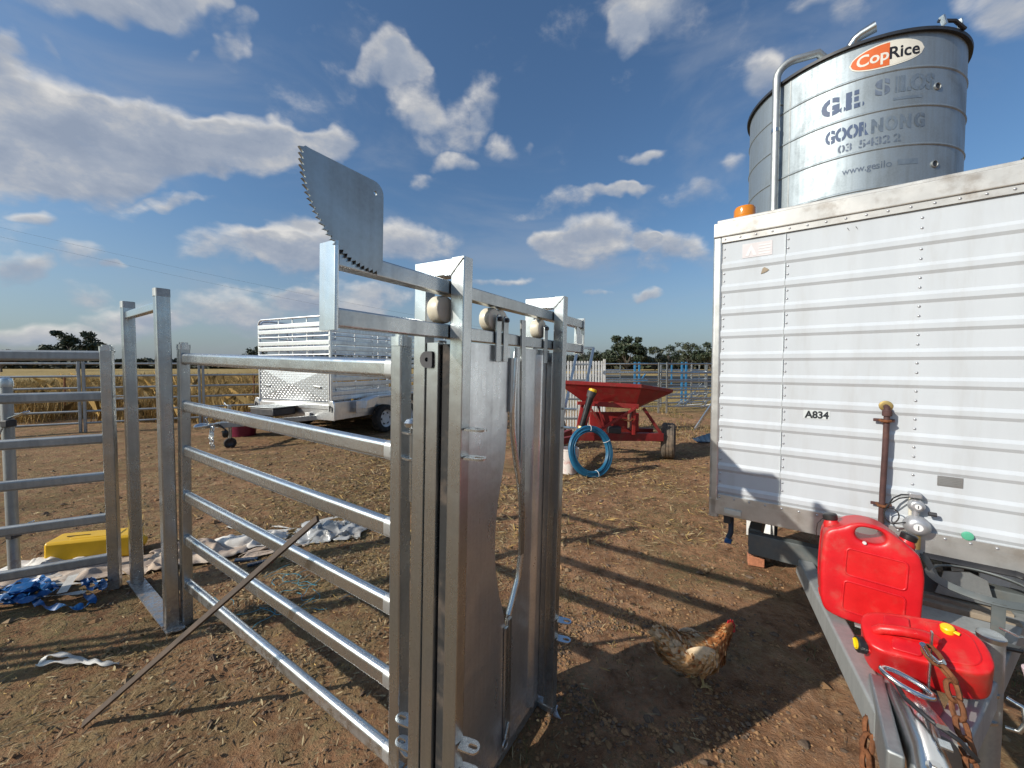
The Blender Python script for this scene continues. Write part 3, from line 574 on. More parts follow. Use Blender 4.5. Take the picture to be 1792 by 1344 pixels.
# fence line across the left background
fd = Vector((math.sin(R(62.5)), math.cos(R(62.5)), 0)); P0 = Vector((-9.86, 8.74, 0))
words = ['far galvanised panel at the left picture edge', 'far galvanised panel seen through the left panel', 'far galvanised panel between the doorway posts and the dry grass',
         'far galvanised panel ending beside the stock trailer coupling', 'far galvanised panel half hidden by the stock trailer crate']
for i_ in range(-2, 3):
    q = P0 + fd * (2.18 * i_)
    yard_panel('stockyard_fence', words[i_ + 2], 'fence panel', frame(q, 62.5), 2.10, 1.66, [1.60, 1.31, 1.04, .77, .50, .23], pw=.05, rh=.05, rt=.03, mat='galv_dull', group='panels along the paddock', caps=False, far=True)
wf = thing('wire_fence', 'old wire fence on rusty steel posts in the dry grass', 'fence', (-9.0, 11.0, 0))
for i_ in range(7):
    MB().bar((i_ * 2.1 - 4, i_ * .95, 0), (i_ * 2.1 - 4 + .04, i_ * .95, 1.25), .035, .035, (0, 1, 0), .004, 1).build('post', 'rust', wf)
for z in (.25, .45, .62, .8, 1.0):
    MB().tube([(i_ * 2.1 - 4, i_ * .95, z + (.0 if i_ % 2 else .01)) for i_ in range(7)], .004, 4).build('wire', 'rust_pipe', wf)

# ------------------------------------------------------------------ the sliding head bail (main subject)
HB = thing('head_bail', 'galvanised sliding head bail with sawtooth latch plate and nylon rollers', 'head bail', frame((.1346, 1.582, 0), 32, 1.4))
XN, XF = -.572, .110
for x in (XN, XF):
    for y in (.025, .172):
        MB().bar((x, y, 0), (x, y, 1.879 if y < .1 else 1.835), .042, .050, (0, 1, 0), .005, 2).build('portal_post', 'galv', HB)
    # mitred head of the portal
    b = MB(); P = [(-.0, 1.879), (.0502, 1.829), (.197, 1.829), (.197, 1.881), ]
    b.prism(P, .0424, (x, 0, 0), (0, 1, 0), (0, 0, 1)); b.build('portal_head', 'galv_bright', HB, bevel=.004)
    MB().bar((x + .001, .1185, 0.04), (x + .001, .1185, 1.636), .041, .048, (0, 1, 0), .005, 2).build('guide_post', 'galv', HB)
    MB().box((x, .10, .02), (.05, .20, .03)).build('foot', 'galv', HB, bevel=.004)
# rails
MB().bar((-.948, .0725, 1.795), (.445, .0725, 1.795), .040, .041, (0, 0, 1), .005, 2).build('upper_rail', 'galv', HB)
MB().bar((-.948, .0725, 1.668), (.445, .0725, 1.668), .040, .041, (0, 0, 1), .005, 2).build('lower_rail', 'galv', HB)
for x in (-.952, .449):
    MB().bar((x, .0725, 1.640), (x, .0725, 1.825), .010, .056, (0, 1, 0), .002, 2).build('end_plate', 'galv_bright', HB)
MB().bar((XN + .02, .10, .035), (XF - .02, .10, .035), .05, .05, (0, 0, 1), .005).build('bottom_rail', 'galv', HB)
# sawtooth plates
def saw(xo, s, yy, zo, name):
    arc = [(-1.023, 1.982), (-1.0215, 1.945), (-1.014, 1.908), (-1.0, 1.878), (-.978, 1.846), (-.948, 1.816), (-.915, 1.797), (-.880, 1.787), (-.842, 1.784)]
    # resample and cut teeth
    pts = []; 
    for i_ in range(len(arc) - 1):
        for j in range(6): f = j / 6; pts.append(((arc[i_][0] * (1 - f) + arc[i_ + 1][0] * f), arc[i_][1] * (1 - f) + arc[i_ + 1][1] * f))
    pts.append(arc[-1]); dist = [0]
    for a, b in zip(pts, pts[1:]): dist.append(dist[-1] + math.hypot(b[0] - a[0], b[1] - a[1]))
    def at(d_):
        d_ = min(d_, dist[-1] - 1e-6); k = max(i for i in range(len(dist)) if dist[i] <= d_); f = (d_ - dist[k]) / max(1e-9, dist[min(k + 1, len(dist) - 1)] - dist[k])
        a, b = pts[k], pts[min(k + 1, len(pts) - 1)]; tx, tz = b[0] - a[0], b[1] - a[1]; l = math.hypot(tx, tz) or 1
        return (a[0] + tx * f, a[1] + tz * f), (tx / l, tz / l)
    nt = 27; out = []; pitch = dist[-1] / nt
    for k in range(nt):
        (x0, z0), t0 = at(k * pitch + .0006); (x1, z1), t1 = at(k * pitch + pitch * .25)
        nx, nz2 = t1[1], -t1[0]           # outward (left / down)
        out.append((x0 - nx * .000, z0)); out.append((x1 + nx * .0085, z1 + nz2 * .0085))
    out.append(arc[-1])
    rest = [(-.836, 1.80), (-.836, 1.958)] + [(-.836 - .026 * (1 - math.cos(R(a))), 1.958 + .026 * math.sin(R(a))) for a in (15, 30, 45, 60, 75, 90)] + [(-1.010, 1.984), (-1.0195, 1.985)]
    poly = out + rest; hc = (-.8585, 1.958); hr = .0048
    bm = bmesh.new(); ov = [bm.verts.new((xo + s * x, yy, z + zo)) for x, z in poly]; hv = [bm.verts.new((xo + s * (hc[0] + hr * math.cos(2 * math.pi * q / 10)), yy, hc[1] + zo + hr * math.sin(2 * math.pi * q / 10))) for q in range(10)]
    es = [bm.edges.new((ov[i], ov[(i + 1) % len(ov)])) for i in range(len(ov))] + [bm.edges.new((hv[i], hv[(i + 1) % 10])) for i in range(10)]
    bmesh.ops.triangle_fill(bm, use_beauty=True, use_dissolve=False, edges=es)
    for f in list(bm.faces):
        c = f.calc_center_median()
        if math.hypot((c.x - xo) * s - hc[0], c.z - zo - hc[1]) < hr * .7: bm.faces.remove(f)
    ext = bmesh.ops.extrude_face_region(bm, geom=bm.faces[:]); bmesh.ops.translate(bm, verts=[v for v in ext['geom'] if isinstance(v, bmesh.types.BMVert)], vec=(0, -.006, 0))
    bmesh.ops.recalc_face_normals(bm, faces=bm.faces); me = bpy.data.meshes.new(name); bm.to_mesh(me); bm.free(); me.materials.append(MATS['galv_saw']); return link(name, me, HB)
galv('galv_saw', (0.40, 0.43, 0.43), 0.40, 0.05, 0.35)
saw(0, 1, .0505, 0, 'sawtooth_plate')
# the matching plate for the far door hangs between the rails on the other end
b = MB(); b.prism([(.355, 1.69), (.425, 1.69), (.425, 1.735), (.395, 1.765), (.355, 1.775)], .006, (0, .05, 0), (1, 0, 0), (0, 0, 1)); b.build('latch_plate', 'galv_bright', HB)
# nylon rollers with forks
for i_, x in enumerate((-.594, -.345, -.300, .012)):
    MB().lathe([(.012, -.023), (.030, -.023), (.0372, -.020), (.0402, -.014), (.0405, .0), (.0402, .014), (.0372, .020), (.030, .023), (.012, .023)], (x, .084, 1.7315), (0, 1, 0), 28).build('roller', 'nylon', HB)
    if i_:
        xb = x + (.012 if i_ != 3 else .02)
        o = MB(); o.prism([(-.015, 1.585), (.015, 1.585), (.015, 1.732)] + [(.015 * math.cos(R(a)), 1.732 + .015 * math.sin(R(a))) for a in (20, 45, 70, 90, 110, 135, 160)] + [(-.015, 1.732)], .006, (x, .0465, 0), (1, 0, 0), (0, 0, 1))
        br = o.build('hanger_bar', 'galv', HB, bevel=.001)
        MB().lathe([(.0085, 0), (.0085, .008), (.004, .010)], (x, .0435, 1.732), (0, -1, 0), 6).build('bolt', 'dark_steel', br, smooth=20)
# sliding doors: sheet steel, rounded back edge, cut away for the neck
def sheet(outline, name, yy=.060, th=.003):
    b = MB(); b.prism(outline, th, (0, yy, 0), (1, 0, 0), (0, 0, 1)); return b.build(name, 'galv_sheet', HB, smooth=30)
E1 = [(-.247, 1.642), (-.248, 1.487), (-.256, 1.361), (-.266, 1.235), (-.287, 1.150), (-.307, 1.077), (-.318, .99), (-.318, .900), (-.309, .826), (-.284, .728), (-.252, .640), (-.236, .590), (-.224, .334), (-.222, .075)]
d1 = sheet([(-.552, 1.642)] + E1 + [(-.552, .075)], 'near_door'); d1['label'] = 'near sliding door sheet with the curved neck cut-out'
E2 = [(-.205, 1.642), (-.222, 1.5), (-.226, 1.40), (-.222, 1.314), (-.196, 1.222), (-.160, 1.102), (-.135, .979), (-.134, .838), (-.157, .733), (-.196, .663), (-.219, .60), (-.213, .328), (-.211, .075)]
d2 = sheet(E2 + [(.086, .075), (.086, 1.642)], 'far_door', .066); d2['label'] = 'far sliding door sheet edged with a bent pipe'
pipe = [(-.222, .052, 1.60), (-.228, .052, 1.50), (-.232, .052, 1.40), (-.226, .052, 1.32), (-.200, .052, 1.225), (-.165, .052, 1.11), (-.139, .052, .99), (-.137, .052, .90), (-.139, .052, .835), (-.160, .052, .735), (-.198, .052, .664), (-.224, .052, .622)]
pts = []
for i_ in range(len(pipe) - 1):
    for j in range(3): f = j / 3; pts.append(tuple(pipe[i_][k] * (1 - f) + pipe[i_ + 1][k] * f for k in range(3)))
pts.append(pipe[-1])
MB().tube(pts, .0125, 14).build('edge_pipe', 'galv_bright', d2, smooth=60)
MB().bar((-.185, .0445, 1.745), (-.152, .0445, .83), .012, .030, (1, 0, 0), .003).build('pull_bar', 'galv', d2)
MB().bar((-.212, .055, .60), (-.207, .055, .09), .012, .022, (1, 0, 0), .003).build('edge_bar', 'galv', d2)
MB().bar((-.238, .052, .58), (-.228, .052, .09), .010, .020, (1, 0, 0), .003).build('edge_bar', 'galv', d1)
MB().bar((-.246, .052, 1.60), (-.247, .052, 1.40), .010, .018, (1, 0, 0), .003).build('edge_bar', 'galv_dull', d1)
# folded stiffeners inside the far door (rounded)
MB().tube([(-.02, .062, .10), (-.02, .062, 1.62)], .022, 14, flat=.5).build('stiffener', 'galv_sheet', d2, smooth=60)
MB().bar((.076, .050, .09), (.076, .050, 1.63), .028, .030, (1, 0, 0), .004).build('stile', 'galv', d2)
MB().bar((-.534, .050, .09), (-.534, .050, 1.63), .026, .036, (1, 0, 0), .004).build('stile', 'galv', d1)
# black strips added in the slots between the posts, standing in for their shade
for x in (XN + .004, XF - .004): MB().bar((x, .0725, .09), (x, .0725, 1.632), .020, .036, (0, 1, 0), .003).build('slot_shade_strip', 'black_rubber', HB)
def weld(parent, pts, r=.0032, closed=False):
    rr = [r * (.75 + .5 * random.random()) for _ in pts]; return MB().tube(pts, rr, 6, closed=closed).build('weld_bead', 'galv_dull', parent, smooth=60)
for x in (XN, XF):
    weld(HB, [(x - .0205, y, 1.8285 + (.050 - y) if y < .050 else 1.8285) for y in np.linspace(.004, .050, 12)]); weld(HB, [(x + q, .0975 if k else .0945, 1.640) for k, q in enumerate(np.linspace(-.018, .018, 8))])
for z in (1.795, 1.668):
    for x in (-.946, .443): weld(HB, [(x, .0725 + .021 * a, z + .0215 * b) for a, b in ((-1, -1), (-1, -.5), (-1, 0), (-1, .5), (-1, 1), (-.5, 1), (0, 1), (.5, 1), (1, 1), (1, 0), (1, -1), (0, -1))], .003, True)
for z in [1.615, 1.332, 1.063, .789, .523, .250]:
    for x, zz in ((.026, z), (1.848, z - .0217)): weld(gate, [(x, .0185 * math.sin(a), zz + .034 * math.cos(a)) for a in np.linspace(0, 6.283, 19)[:-1]], .0034, True)
# lugs
for x, sgn, zz in ((XN, 1, (1.386, 1.303)), (XN, 1, (.44, .36)), (XF, 1, (.43, .345)), (XF, 1, (1.386, 1.303))):
    for z in zz: lug(HB, (x + .004, -.001, z), (.25, -1, 0), (1, .25, 0), .062, .042)
for x in (XN, XF): lug(HB, (x, .0, .008), (.2, -1, 0), (1, .2, 0), .085, .065, .007, slot=False, name='foot_lug')
for z in (.40, .32): lug(HB, (XN, .197, z), (-.2, 1, 0), (1, .2, 0), .062, .042)
b = MB(); b.plate((XN - .024, .112, 1.585), (0, 1, 0), (0, 0, 1), .05, .05, .006, (.001, .014, .022)); b.build('stop_plate', 'dark_steel', HB)
b = MB(); b.tube([(-.245 + .018 * math.cos(a), .040, .135 + .018 * math.sin(a)) for a in np.linspace(0, 6.28, 13)[:-1]], .004, 6, closed=True); b.tube([(-.245, .040, .155), (-.22, .042, .20)], .006, 6); b.build('drop_latch', 'galv_bright', HB)

# ------------------------------------------------------------------ insulated box trailer
TR = thing('box_trailer', 'white ribbed box trailer with riveted front wall and an A-frame drawbar', 'trailer', frame((.971, 1.8, 0), -53))
TW = 1.34                                    # wall runs from x=0 (left corner) to x=-TW
ZB, ZT = .955, 2.165
def ribbed(x0, x1, name, zs):
    """folded sheet: flat bands with raised ribs"""
    prof = [(ZT, 0.0)]
    for z in zs:
        prof += [(z + .006, 0.0), (z - .007, .006), (z - .025, .006), (z - .037, 0.0)]
    prof += [(ZB - .02, 0.0)]
    b = MB(); b.grid([[(x0, y, z) for z, y in prof], [(x1, y, z) for z, y in prof]]); return b.build(name, 'white_panel', TR, smooth=10)
RIBS = [2.05 - .1042 * i for i in range(11)]
ribbed(-.012, -.2525, 'wall_panel', RIBS); ribbed(-.2545, -TW + .012, 'wall_panel', RIBS)
b = MB(); b.bar((-.2535, .002, ZB - .01), (-.2535, .002, ZT), .006, .0015, (1, 0, 0), .0004, 1); b.build('panel_seam', 'sticker_base', TR)
# body behind the front wall
b = MB(); b.box((-TW / 2, -1.603, 1.55), (TW - .02, 3.18, 1.24)); b.build('body', 'white_panel', TR, bevel=.01)
for x in (.004, -TW - .004):
    MB().bar((x, -.012, ZB - .10), (x, -.012, 2.235), .040, .040, (0, 1, 0), .012, 4).build('corner_post', 'alu_trim', TR)
MB().bar((.02, -.008, 2.203), (-TW - .02, -.008, 2.203), .050, .066, (0, 0, 1), .006).build('top_rail', 'white_trim', TR)
MB().bar((-.012, .006, 2.160), (-TW, .006, 2.160), .006, .032, (0, 0, 1), .001).build('top_flange', 'white_trim', TR)
MB().bar((.02, -.012, .905), (-TW - .02, -.012, .905), .040, .075, (0, 0, 1), .005).build('bottom_rail', 'alu_trim', TR)
MB().bar((-.014, .0065, .953), (-TW, .0065, .953), .006, .026, (0, 0, 1), .001).build('bottom_flange', 'alu_trim', TR)
b = MB(); b.box((-TW / 2, -1.6, 2.245), (TW + .02, 3.2, .016)); b.build('roof', 'white_trim', TR, bevel=.004)
for y in (-.05, -3.15):
    pass
rv = None
def rivet(x, z, y=0.0):
    """one dome-headed rivet; all share one small mesh"""
    global rv
    if rv is None:
        r = .0048; m = MB(); m.lathe([(r, 0), (r * .85, r * .4), (r * .45, r * .65)], (0, 0, 0), (0, 1, 0), 8); rv = m.build('rivet', 'cast_zinc', TR, smooth=60); o = rv
    else:
        o = rv.copy(); COL.objects.link(o)
    o.location = (x, y, z)
for i in range(22): rivet(-.025 - .060 * i, 2.158, .009)
for i in range(22): rivet(-.022 - .060 * i, .953, .0095)
for x in (-.022, -.262, -.657, -1.055):
    for z in RIBS: rivet(x, z - .048); rivet(x, z - .083)
    rivet(x, 2.115); rivet(x, 2.078)
MB().box((-.078, .012, .893), (.070, .010, .026)).build('marker_light', 'cream_paint', TR, bevel=.003)
MB().lathe([(.001, .0), (.0155, .0), (.014, .005), (.007, .007)], (-.795, .008, .978), (0, 1, 0), 20).build('green_reflector', 'green_lens', TR)
# number sticker
t_ = MB(); t_.box((-.3715, .0010, 1.3715), (.086, .0010, .036)); stk = t_.build('number_sticker', 'sticker_base', TR)
def letter(txt, size, x, z, y, mat, parent, flipx=-1, bold=0.0, fit=None, spacing=1.0, name='lettering', slant=0.0):
    me = text_mesh(txt, size, bold, spacing=spacing); co = np.array([v.co[:] for v in me.vertices])
    if fit: s = fit / (co[:, 0].max() - co[:, 0].min()); co[:, 0] = (co[:, 0] - co[:, 0].min()) * s
    for i, v in enumerate(me.vertices): v.co = (x + flipx * co[i, 0], y, z + co[i, 1])
    me.materials.append(MATS[mat]); return link(name, me, parent)
letter('A834', .040, -.3325, 1.3575, .0020, 'sticker_ink', stk, bold=.0016, fit=.079)
# faded warning sticker, chipped dent, small data plate
b = MB(); b.box((-.150, .0010, 2.092), (.112, .0010, .062)); fs = b.build('faded_sticker', 'faded_sticker', TR)
b = MB(); b.prism([(-.105, 2.068), (-.128, 2.118), (-.150, 2.068), (-.136, 2.068), (-.128, 2.092), (-.118, 2.068)], .0008, (0, .0020, 0), (1, 0, 0), (0, 0, 1)); b.build('symbol', 'faded_print', fs)
b = MB()
for z in (2.108, 2.096, 2.084, 2.072): b.box((-.178, .0020, z), (.044, .0008, .005))
b.build('print_lines', 'faded_print', fs)
b = MB(); b.prism([(-.166, 1.982), (-.172, 2.004), (-.178, 2.010), (-.190, 2.002), (-.196, 1.996), (-.186, 1.988), (-.176, 1.984)], .0015, (0, .0020, 0), (1, 0, 0), (0, 0, 1)); b.build('paint_chip', 'wood_plank', TR)
for x in (-.455, -.480):
    b = MB(); b.prism([(x, 2.113), (x - .003, 2.108), (x + .002, 2.121), (x + .005, 2.122)], .0015, (0, .0015, 0), (1, 0, 0), (0, 0, 1)); b.build('puncture', 'dark_steel', TR)
b = MB(); b.box((-.750, .0015, 1.160), (.062, .0015, .036)); pl = b.build('data_plate', 'plate_alu', TR)
b = MB()
for z in (1.172, 1.166, 1.160, 1.154, 1.148): b.box((-.750, .0026, z), (.052, .0006, .0022))
b.build('engraving', 'galv_dull', pl)
# gas pipe and regulator
gp = MB(); gp.tube([(-.578, .004, 1.420), (-.578, .030, 1.418), (-.578, .034, 1.405), (-.576, .034, 1.25), (-.573, .034, 1.10), (-.572, .034, .985), (-.572, .034, .80)], .0092, 12)
gp_ = gp.build('gas_pipe', 'rust_pipe', TR, smooth=60)
MB().lathe([(.004, 0), (.021, .0), (.020, .004), (.012, .006)], (-.578, .003, 1.421), (0, 1, 0), 20).build('grommet', 'brass', gp_)
MB().lathe([(.013, -.012), (.0145, -.01), (.0145, .01), (.013, .012)], (-.578, .034, 1.398), (0, 0, 1), 12).build('coupling', 'rust_pipe', gp_)
for z in (1.368, 1.045):
    MB().box((-.572, .018, z), (.060, .004, .012)).build('saddle', 'rust_pipe', gp_, bevel=.002)
    MB().tube([(-.587, .020, z), (-.587, .042, z), (-.577, .049, z), (-.562, .044, z), (-.560, .020, z)], .0055, 6).build('saddle_strap', 'rust', gp_)
rg = MB(); rg.box((-.662, .012, 1.058), (.030, .012, .085)); rg_ = rg.build('regulator', 'cream_paint', TR, bevel=.003)
MB().lathe([(.004, 0), (.022, .0), (.024, .012), (.019, .022), (.012, .026)], (-.664, .018, 1.062), (0, 1, 0), 20).build('regulator_dome', 'cast_zinc', rg_)
MB().lathe([(.004, 0), (.030, .0), (.037, .010), (.036, .024), (.026, .036), (.014, .040)], (-.666, .018, .990), (0, 1, 0), 26).build('regulator_dome', 'cast_zinc', rg_)
for z, y, r in ((1.062, .0435, .009), (.990, .0575, .013)):
    MB().lathe([(.001, 0), (r, 0), (r, .003), (.001, .0035)], (-.666, y, z), (0, 1, 0), 18).build('dial', 'dial_white', rg_)
    MB().box((-.666, y + .0042, z), (.0022, .0006, r * 1.2)).build('needle', 'sticker_ink', rg_)
MB().box((-.660, .024, 1.100), (.034, .030, .018)).build('valve_body', 'cast_zinc', rg_, bevel=.003)
MB().tube([(-.662, .028, 1.085), (-.662, .03, 1.02)], .010, 10).build('neck', 'cast_zinc', rg_)
MB().tube([(-.668, .034, .955), (-.668, .034, .905)], .010, 10).build('outlet', 'brass', rg_)
MB().tube([(-.695, .03, 1.040), (-.715, .03, 1.040)], .008, 8).build('side_port', 'dark_steel', rg_)
hz = [(-.645, .028, 1.098), (-.622, .04, 1.098), (-.600, .048, 1.082), (-.586, .05, 1.052), (-.578, .046, 1.03)]
MB().tube(hz, .0028, 6).build('hose', 'black_paint', rg_)
hz = [(-.648, .03, 1.092), (-.615, .05, 1.085), (-.590, .055, 1.06), (-.580, .05, 1.04)]
MB().tube(hz, .0022, 6).build('hose', 'black_paint', rg_)
hz = [(-.590 - .026 * math.cos(a) - .004 * a, .055, 1.015 + .03 * math.sin(a)) for a in np.linspace(-1.2, 4.4, 20)]
MB().tube(hz + [(-.632, .05, 1.0), (-.640, .04, .995)], .0022, 6).build('hose', 'black_paint', rg_)
# chassis, wheels, drawbar
MB().bar((-.14, -.045, .752), (-TW + .14, -.045, .752), .05, .098, (0, 0, 1), .006).build('chassis_beam', 'paint_grey', TR)
for x in (-.16, -TW + .16): MB().bar((x, -.06, .765), (x, -3.1, .765), .05, .09, (0, 0, 1), .006).build('chassis_rail', 'paint_grey', TR)
for x in (-.05, -.55, -1.28): MB().bar((x, -.03, .845), (x, -3.1, .845), .03, .05, (0, 0, 1), .004).build('bearer', 'dark_steel', TR)
def wheel(parent, c, ax, rt_, wd, rim, tyre='black_rubber', rimmat='white_paint', lugs=5, name='wheel', tread=3):
    c, ax = V(c), V(ax).normalized(); w = MB(); hw = wd / 2
    prof = [(rim, -hw * .8), (rim * 1.08, -hw), (rt_ * .88, -hw), (rt_ * .97, -hw * .82)]
    for k in range(tread):
        a = -hw * .7 + hw * 1.4 * k / tread; w_ = hw * 1.4 / tread
        prof += [(rt_, a + w_ * .12), (rt_, a + w_ * .82), (rt_ * .972, a + w_ * .9), (rt_ * .972, a + w_)]
    prof += [(rt_ * .97, hw * .82), (rt_ * .88, hw), (rim * 1.08, hw), (rim, hw * .8)]
    w.lathe(prof, c, ax, 36, closed=True); o = w.build(name, tyre, parent, smooth=30)
    r = MB(); r.lathe([(rim * .2, hw * .45), (rim * .55, hw * .55), (rim * .72, hw * .35), (rim * .86, hw * .40), (rim * 1.0, hw * .85), (rim * 1.02, hw * .5), (rim * .98, -hw * .8), (rim * .2, -hw * .2)], c, ax, 30); ro = r.build('rim', rimmat, o)
    u = ax.orthogonal().normalized(); v_ = ax.cross(u)
    for k in range(lugs):
        a = 2 * math.pi * (k + .3) / lugs; p = c + (u * math.cos(a) + v_ * math.sin(a)) * rim * .62
        MB().lathe([(rim * .15, 0), (rim * .15, .004), (rim * .02, .0045)], p + ax * hw * .46, ax, 10).build('rim_hole', 'black_paint', ro)
    return o
for x, s in ((-.11, 1), (-TW + .11, -1)):
    wheel(TR, (x, -1.66, .31), (s, 0, 0), .31, .17, .17)
    MB().tube([(x, -1.66 + .40 * math.cos(a), .31 + .40 * math.sin(a)) for a in np.linspace(-.1, 3.24, 16)], .09, 4, flat=.12).build('mudguard', 'white_paint', TR, smooth=30)
    MB().box((x, -1.24, .50), (.17, .012, .36)).build('mud_flap', 'white_plastic', TR, bevel=.004)
MB().tube([(-.06, -.09, .84), (-.06, -.09, .76), (-.05, -.08, .73)], .012, 8).build('drain_tap', 'blue_sheet', TR)
MB().box((-.05, -.085, .715), (.03, .04, .014)).build('tap_handle', 'blue_strap', TR, bevel=.003)
CP = (-.545, .93, .70)
for xa in (-.345, -.93):
    MB().bar((xa, -.06, .695), (CP[0] + (.045 if xa > -.5 else -.05), CP[1] - .16, .695), .055, .082, (0, 0, 1), .008, 3).build('drawbar', 'galv_matt', TR)
b = MB(); b.bar((-.45, .18, .742), (-.82, .18, .742), .10, .006, (0, 0, 1), .002); b.build('deck_slat', 'galv_matt', TR)
b = MB(); b.bar((-.47, .36, .742), (-.74, .36, .742), .10, .006, (0, 0, 1), .002); b.build('deck_slat', 'galv_matt', TR)
b = MB(); b.bar((-.49, .52, .742), (-.67, .52, .742), .12, .006, (0, 0, 1), .002); b.build('deck_slat', 'galv_matt', TR)
for y in (.05, .02): MB().bar((-.55, y * 2 - .02, .735), (-.90, y * 2 - .03, .735), .028, .02, (0, 0, 1), .003).build('timber_slat', 'wood_plank', TR)
# gas bottle carrier
gb = MB(); loop = [(-.690, .012, .868), (-.905, .012, .868), (-.935, .045, .866), (-.925, .215, .864), (-.905, .235, .864)]
gb.tube([(-.690, .012, .880), (-.900, .012, .880), (-.922, .03, .880)], .013, 6, flat=.45); gbo = gb.build('bottle_carrier', 'black_paint', TR)
MB().tube([(-.80 + .118 * math.cos(a), .140 + .118 * math.sin(a), .868) for a in np.linspace(0, 6.283, 33)[:-1]], .013, 6, closed=True, flat=.35).build('retaining_ring', 'paint_grey', gbo, smooth=60)
MB().bar((-.690, .012, .880), (-.690, .16, .868), .02, .006, (0, 0, 1), .001).build('side_arm', 'black_paint', gbo)
MB().bar((-.922, .02, .880), (-.925, .16, .868), .02, .006, (0, 0, 1), .001).build('side_arm', 'black_paint', gbo)
MB().bar((-.80, .262, .868), (-.80, .262, .750), .028, .005, (0, 1, 0), .001).build('front_strap', 'paint_grey', gbo)
MB().bar((-.692, .268, .750), (-.93, .268, .750), .028, .006, (0, 0, 1), .001).build('base_bar', 'galv', gbo)
MB().bar((-.93, .262, .868), (-.93, .262, .750), .016, .006, (0, 1, 0), .001).build('rear_strap', 'paint_grey', gbo)
b = MB(); b.prism([(-.72, .755), (-.86, .755), (-.84, .84), (-.80, .855), (-.74, .84)], .006, (0, .02, 0), (1, 0, 0), (0, 0, 1)); b.build('backing_plate', 'galv_dull', gbo)
MB().tube([(-.80, .272, .80), (-.83, .29, .796), (-.87, .275, .80)], .0035, 6).build('pin_chain', 'chrome', gbo)
MB().tube([(-.70, .22, .745), (-.77, .30, .752), (-.83, .31, .765), (-.88, .25, .79), (-.90, .18, .80)], .006, 8).build('hose', 'black_paint', gbo)
# hitch coupling
cpl = MB(); sec = []
for y, w, h in ((.62, .040, .040), (.70, .044, .050), (.80, .036, .062), (.88, .034, .064), (.95, .040, .060), (1.00, .042, .052), (1.03, .030, .035)):
    sec.append([(CP[0] + w * math.cos(a), y, .728 + (h * math.sin(a) if math.sin(a) > 0 else h * .9 * math.sin(a))) for a in np.linspace(0, 6.283, 17)[:-1]])
sec = [r + [r[0]] for r in sec]; cpl.grid(sec); cpl.add([p for p in sec[-1][:-1]], [tuple(range(16))]); co_ = cpl.build('coupling', 'chrome', TR, smooth=50)
MB().box((CP[0] + .055, .78, .705), (.03, .26, .10)).build('coupling_side', 'galv_dull', co_, bevel=.006)
MB().box((CP[0], .66, .700), (.14, .22, .06)).build('hitch_plate', 'galv_dull', co_, bevel=.006)
MB().tube([(CP[0] + .012 + .036 * math.cos(a) * (1.25), .735 + .026 * math.sin(a), .812 + .012 * math.cos(a)) for a in np.linspace(0, 6.283, 25)[:-1]], .0055, 8, closed=True).build('release_handle', 'chrome', co_, smooth=60)
MB().bar((CP[0] - .01, .72, .775), (CP[0] - .025, .84, .805), .02, .008, (0, 0, 1), .003).build('release_lever', 'galv_bright', co_)
MB().box((CP[0] - .022, .875, .792), (.018, .022, .004)).build('lock_tab', 'galv_bright', co_)
MB().lathe([(.014, 0), (.014, .008), (.009, .008), (.009, .014)], (CP[0] + .006, .95, .785), (0, 0, 1), 6).build('bolt', 'chrome', co_, smooth=20)
MB().tube([(CP[0] + .03, .735, .800), (CP[0] + .022, .78, .800), (CP[0] - .01, .83, .803), (CP[0] - .05, .84, .79), (CP[0] - .08, .82, .75)], .005, 8).build('breakaway_cord', 'black_paint', co_, smooth=60)
MB().bar((CP[0] - .038, .66, .75), (CP[0] - .042, .655, .915), .013, .004, (1, 0, 0), .001).build('height_strap', 'galv', co_)
def chain(parent, pts, name, mat='rust', L=.050, w=.024, r=.0055):
    """links threaded along a path"""
    pts = [V(p) for p in pts]; tot = [0]
    for a, b_ in zip(pts, pts[1:]): tot.append(tot[-1] + (b_ - a).length)
    def at(d_):
        for i in range(len(pts) - 1):
            if d_ <= tot[i + 1] or i == len(pts) - 2:
                f = (d_ - tot[i]) / max(1e-9, tot[i + 1] - tot[i]); return pts[i].lerp(pts[i + 1], f), (pts[i + 1] - pts[i]).normalized()
    m = MB(); d_ = 0; k = 0; st_ = L - 2.6 * r
    while d_ < tot[-1]:
        p, t = at(d_); u = t.orthogonal().normalized(); u = (Matrix.Rotation(R(90 * (k % 2) + 20), 3, t) @ u)
        ring = []
        for a in np.linspace(0, 6.283, 13)[:-1]:
            cx_, sx_ = math.cos(a), math.sin(a); ring.append(p + t * ((L / 2 - w / 2 - r) * (1 if cx_ > 0 else -1) * (1 if abs(cx_) > .05 else 0) + cx_ * w / 2) + u * sx_ * w / 2)
        m.tube(ring, r, 6, closed=True); d_ += st_; k += 1
    return m.build(name, mat, parent, smooth=60)
chain(TR, [(CP[0] + .055, .70, .72), (CP[0] + .075, .74, .68), (CP[0] + .085, .80, .62), (CP[0] + .080, .86, .55), (CP[0] + .07, .90, .48), (CP[0] + .03, .96, .43), (CP[0] - .03, .99, .45)], 'safety_chain')
chain(TR, [(CP[0] + .060, .73, .70), (CP[0] + .088, .79, .64), (CP[0] + .084, .83, .56)], 'safety_chain')
chain(TR, [(CP[0] - .040, .68, .87), (CP[0] - .065, .69, .84), (CP[0] - .072, .72, .79), (CP[0] - .075, .78, .74), (CP[0] - .08, .84, .69), (CP[0] - .085, .90, .62), (CP[0] - .08, .94, .54), (CP[0] - .06, .97, .47)], 'safety_chain')
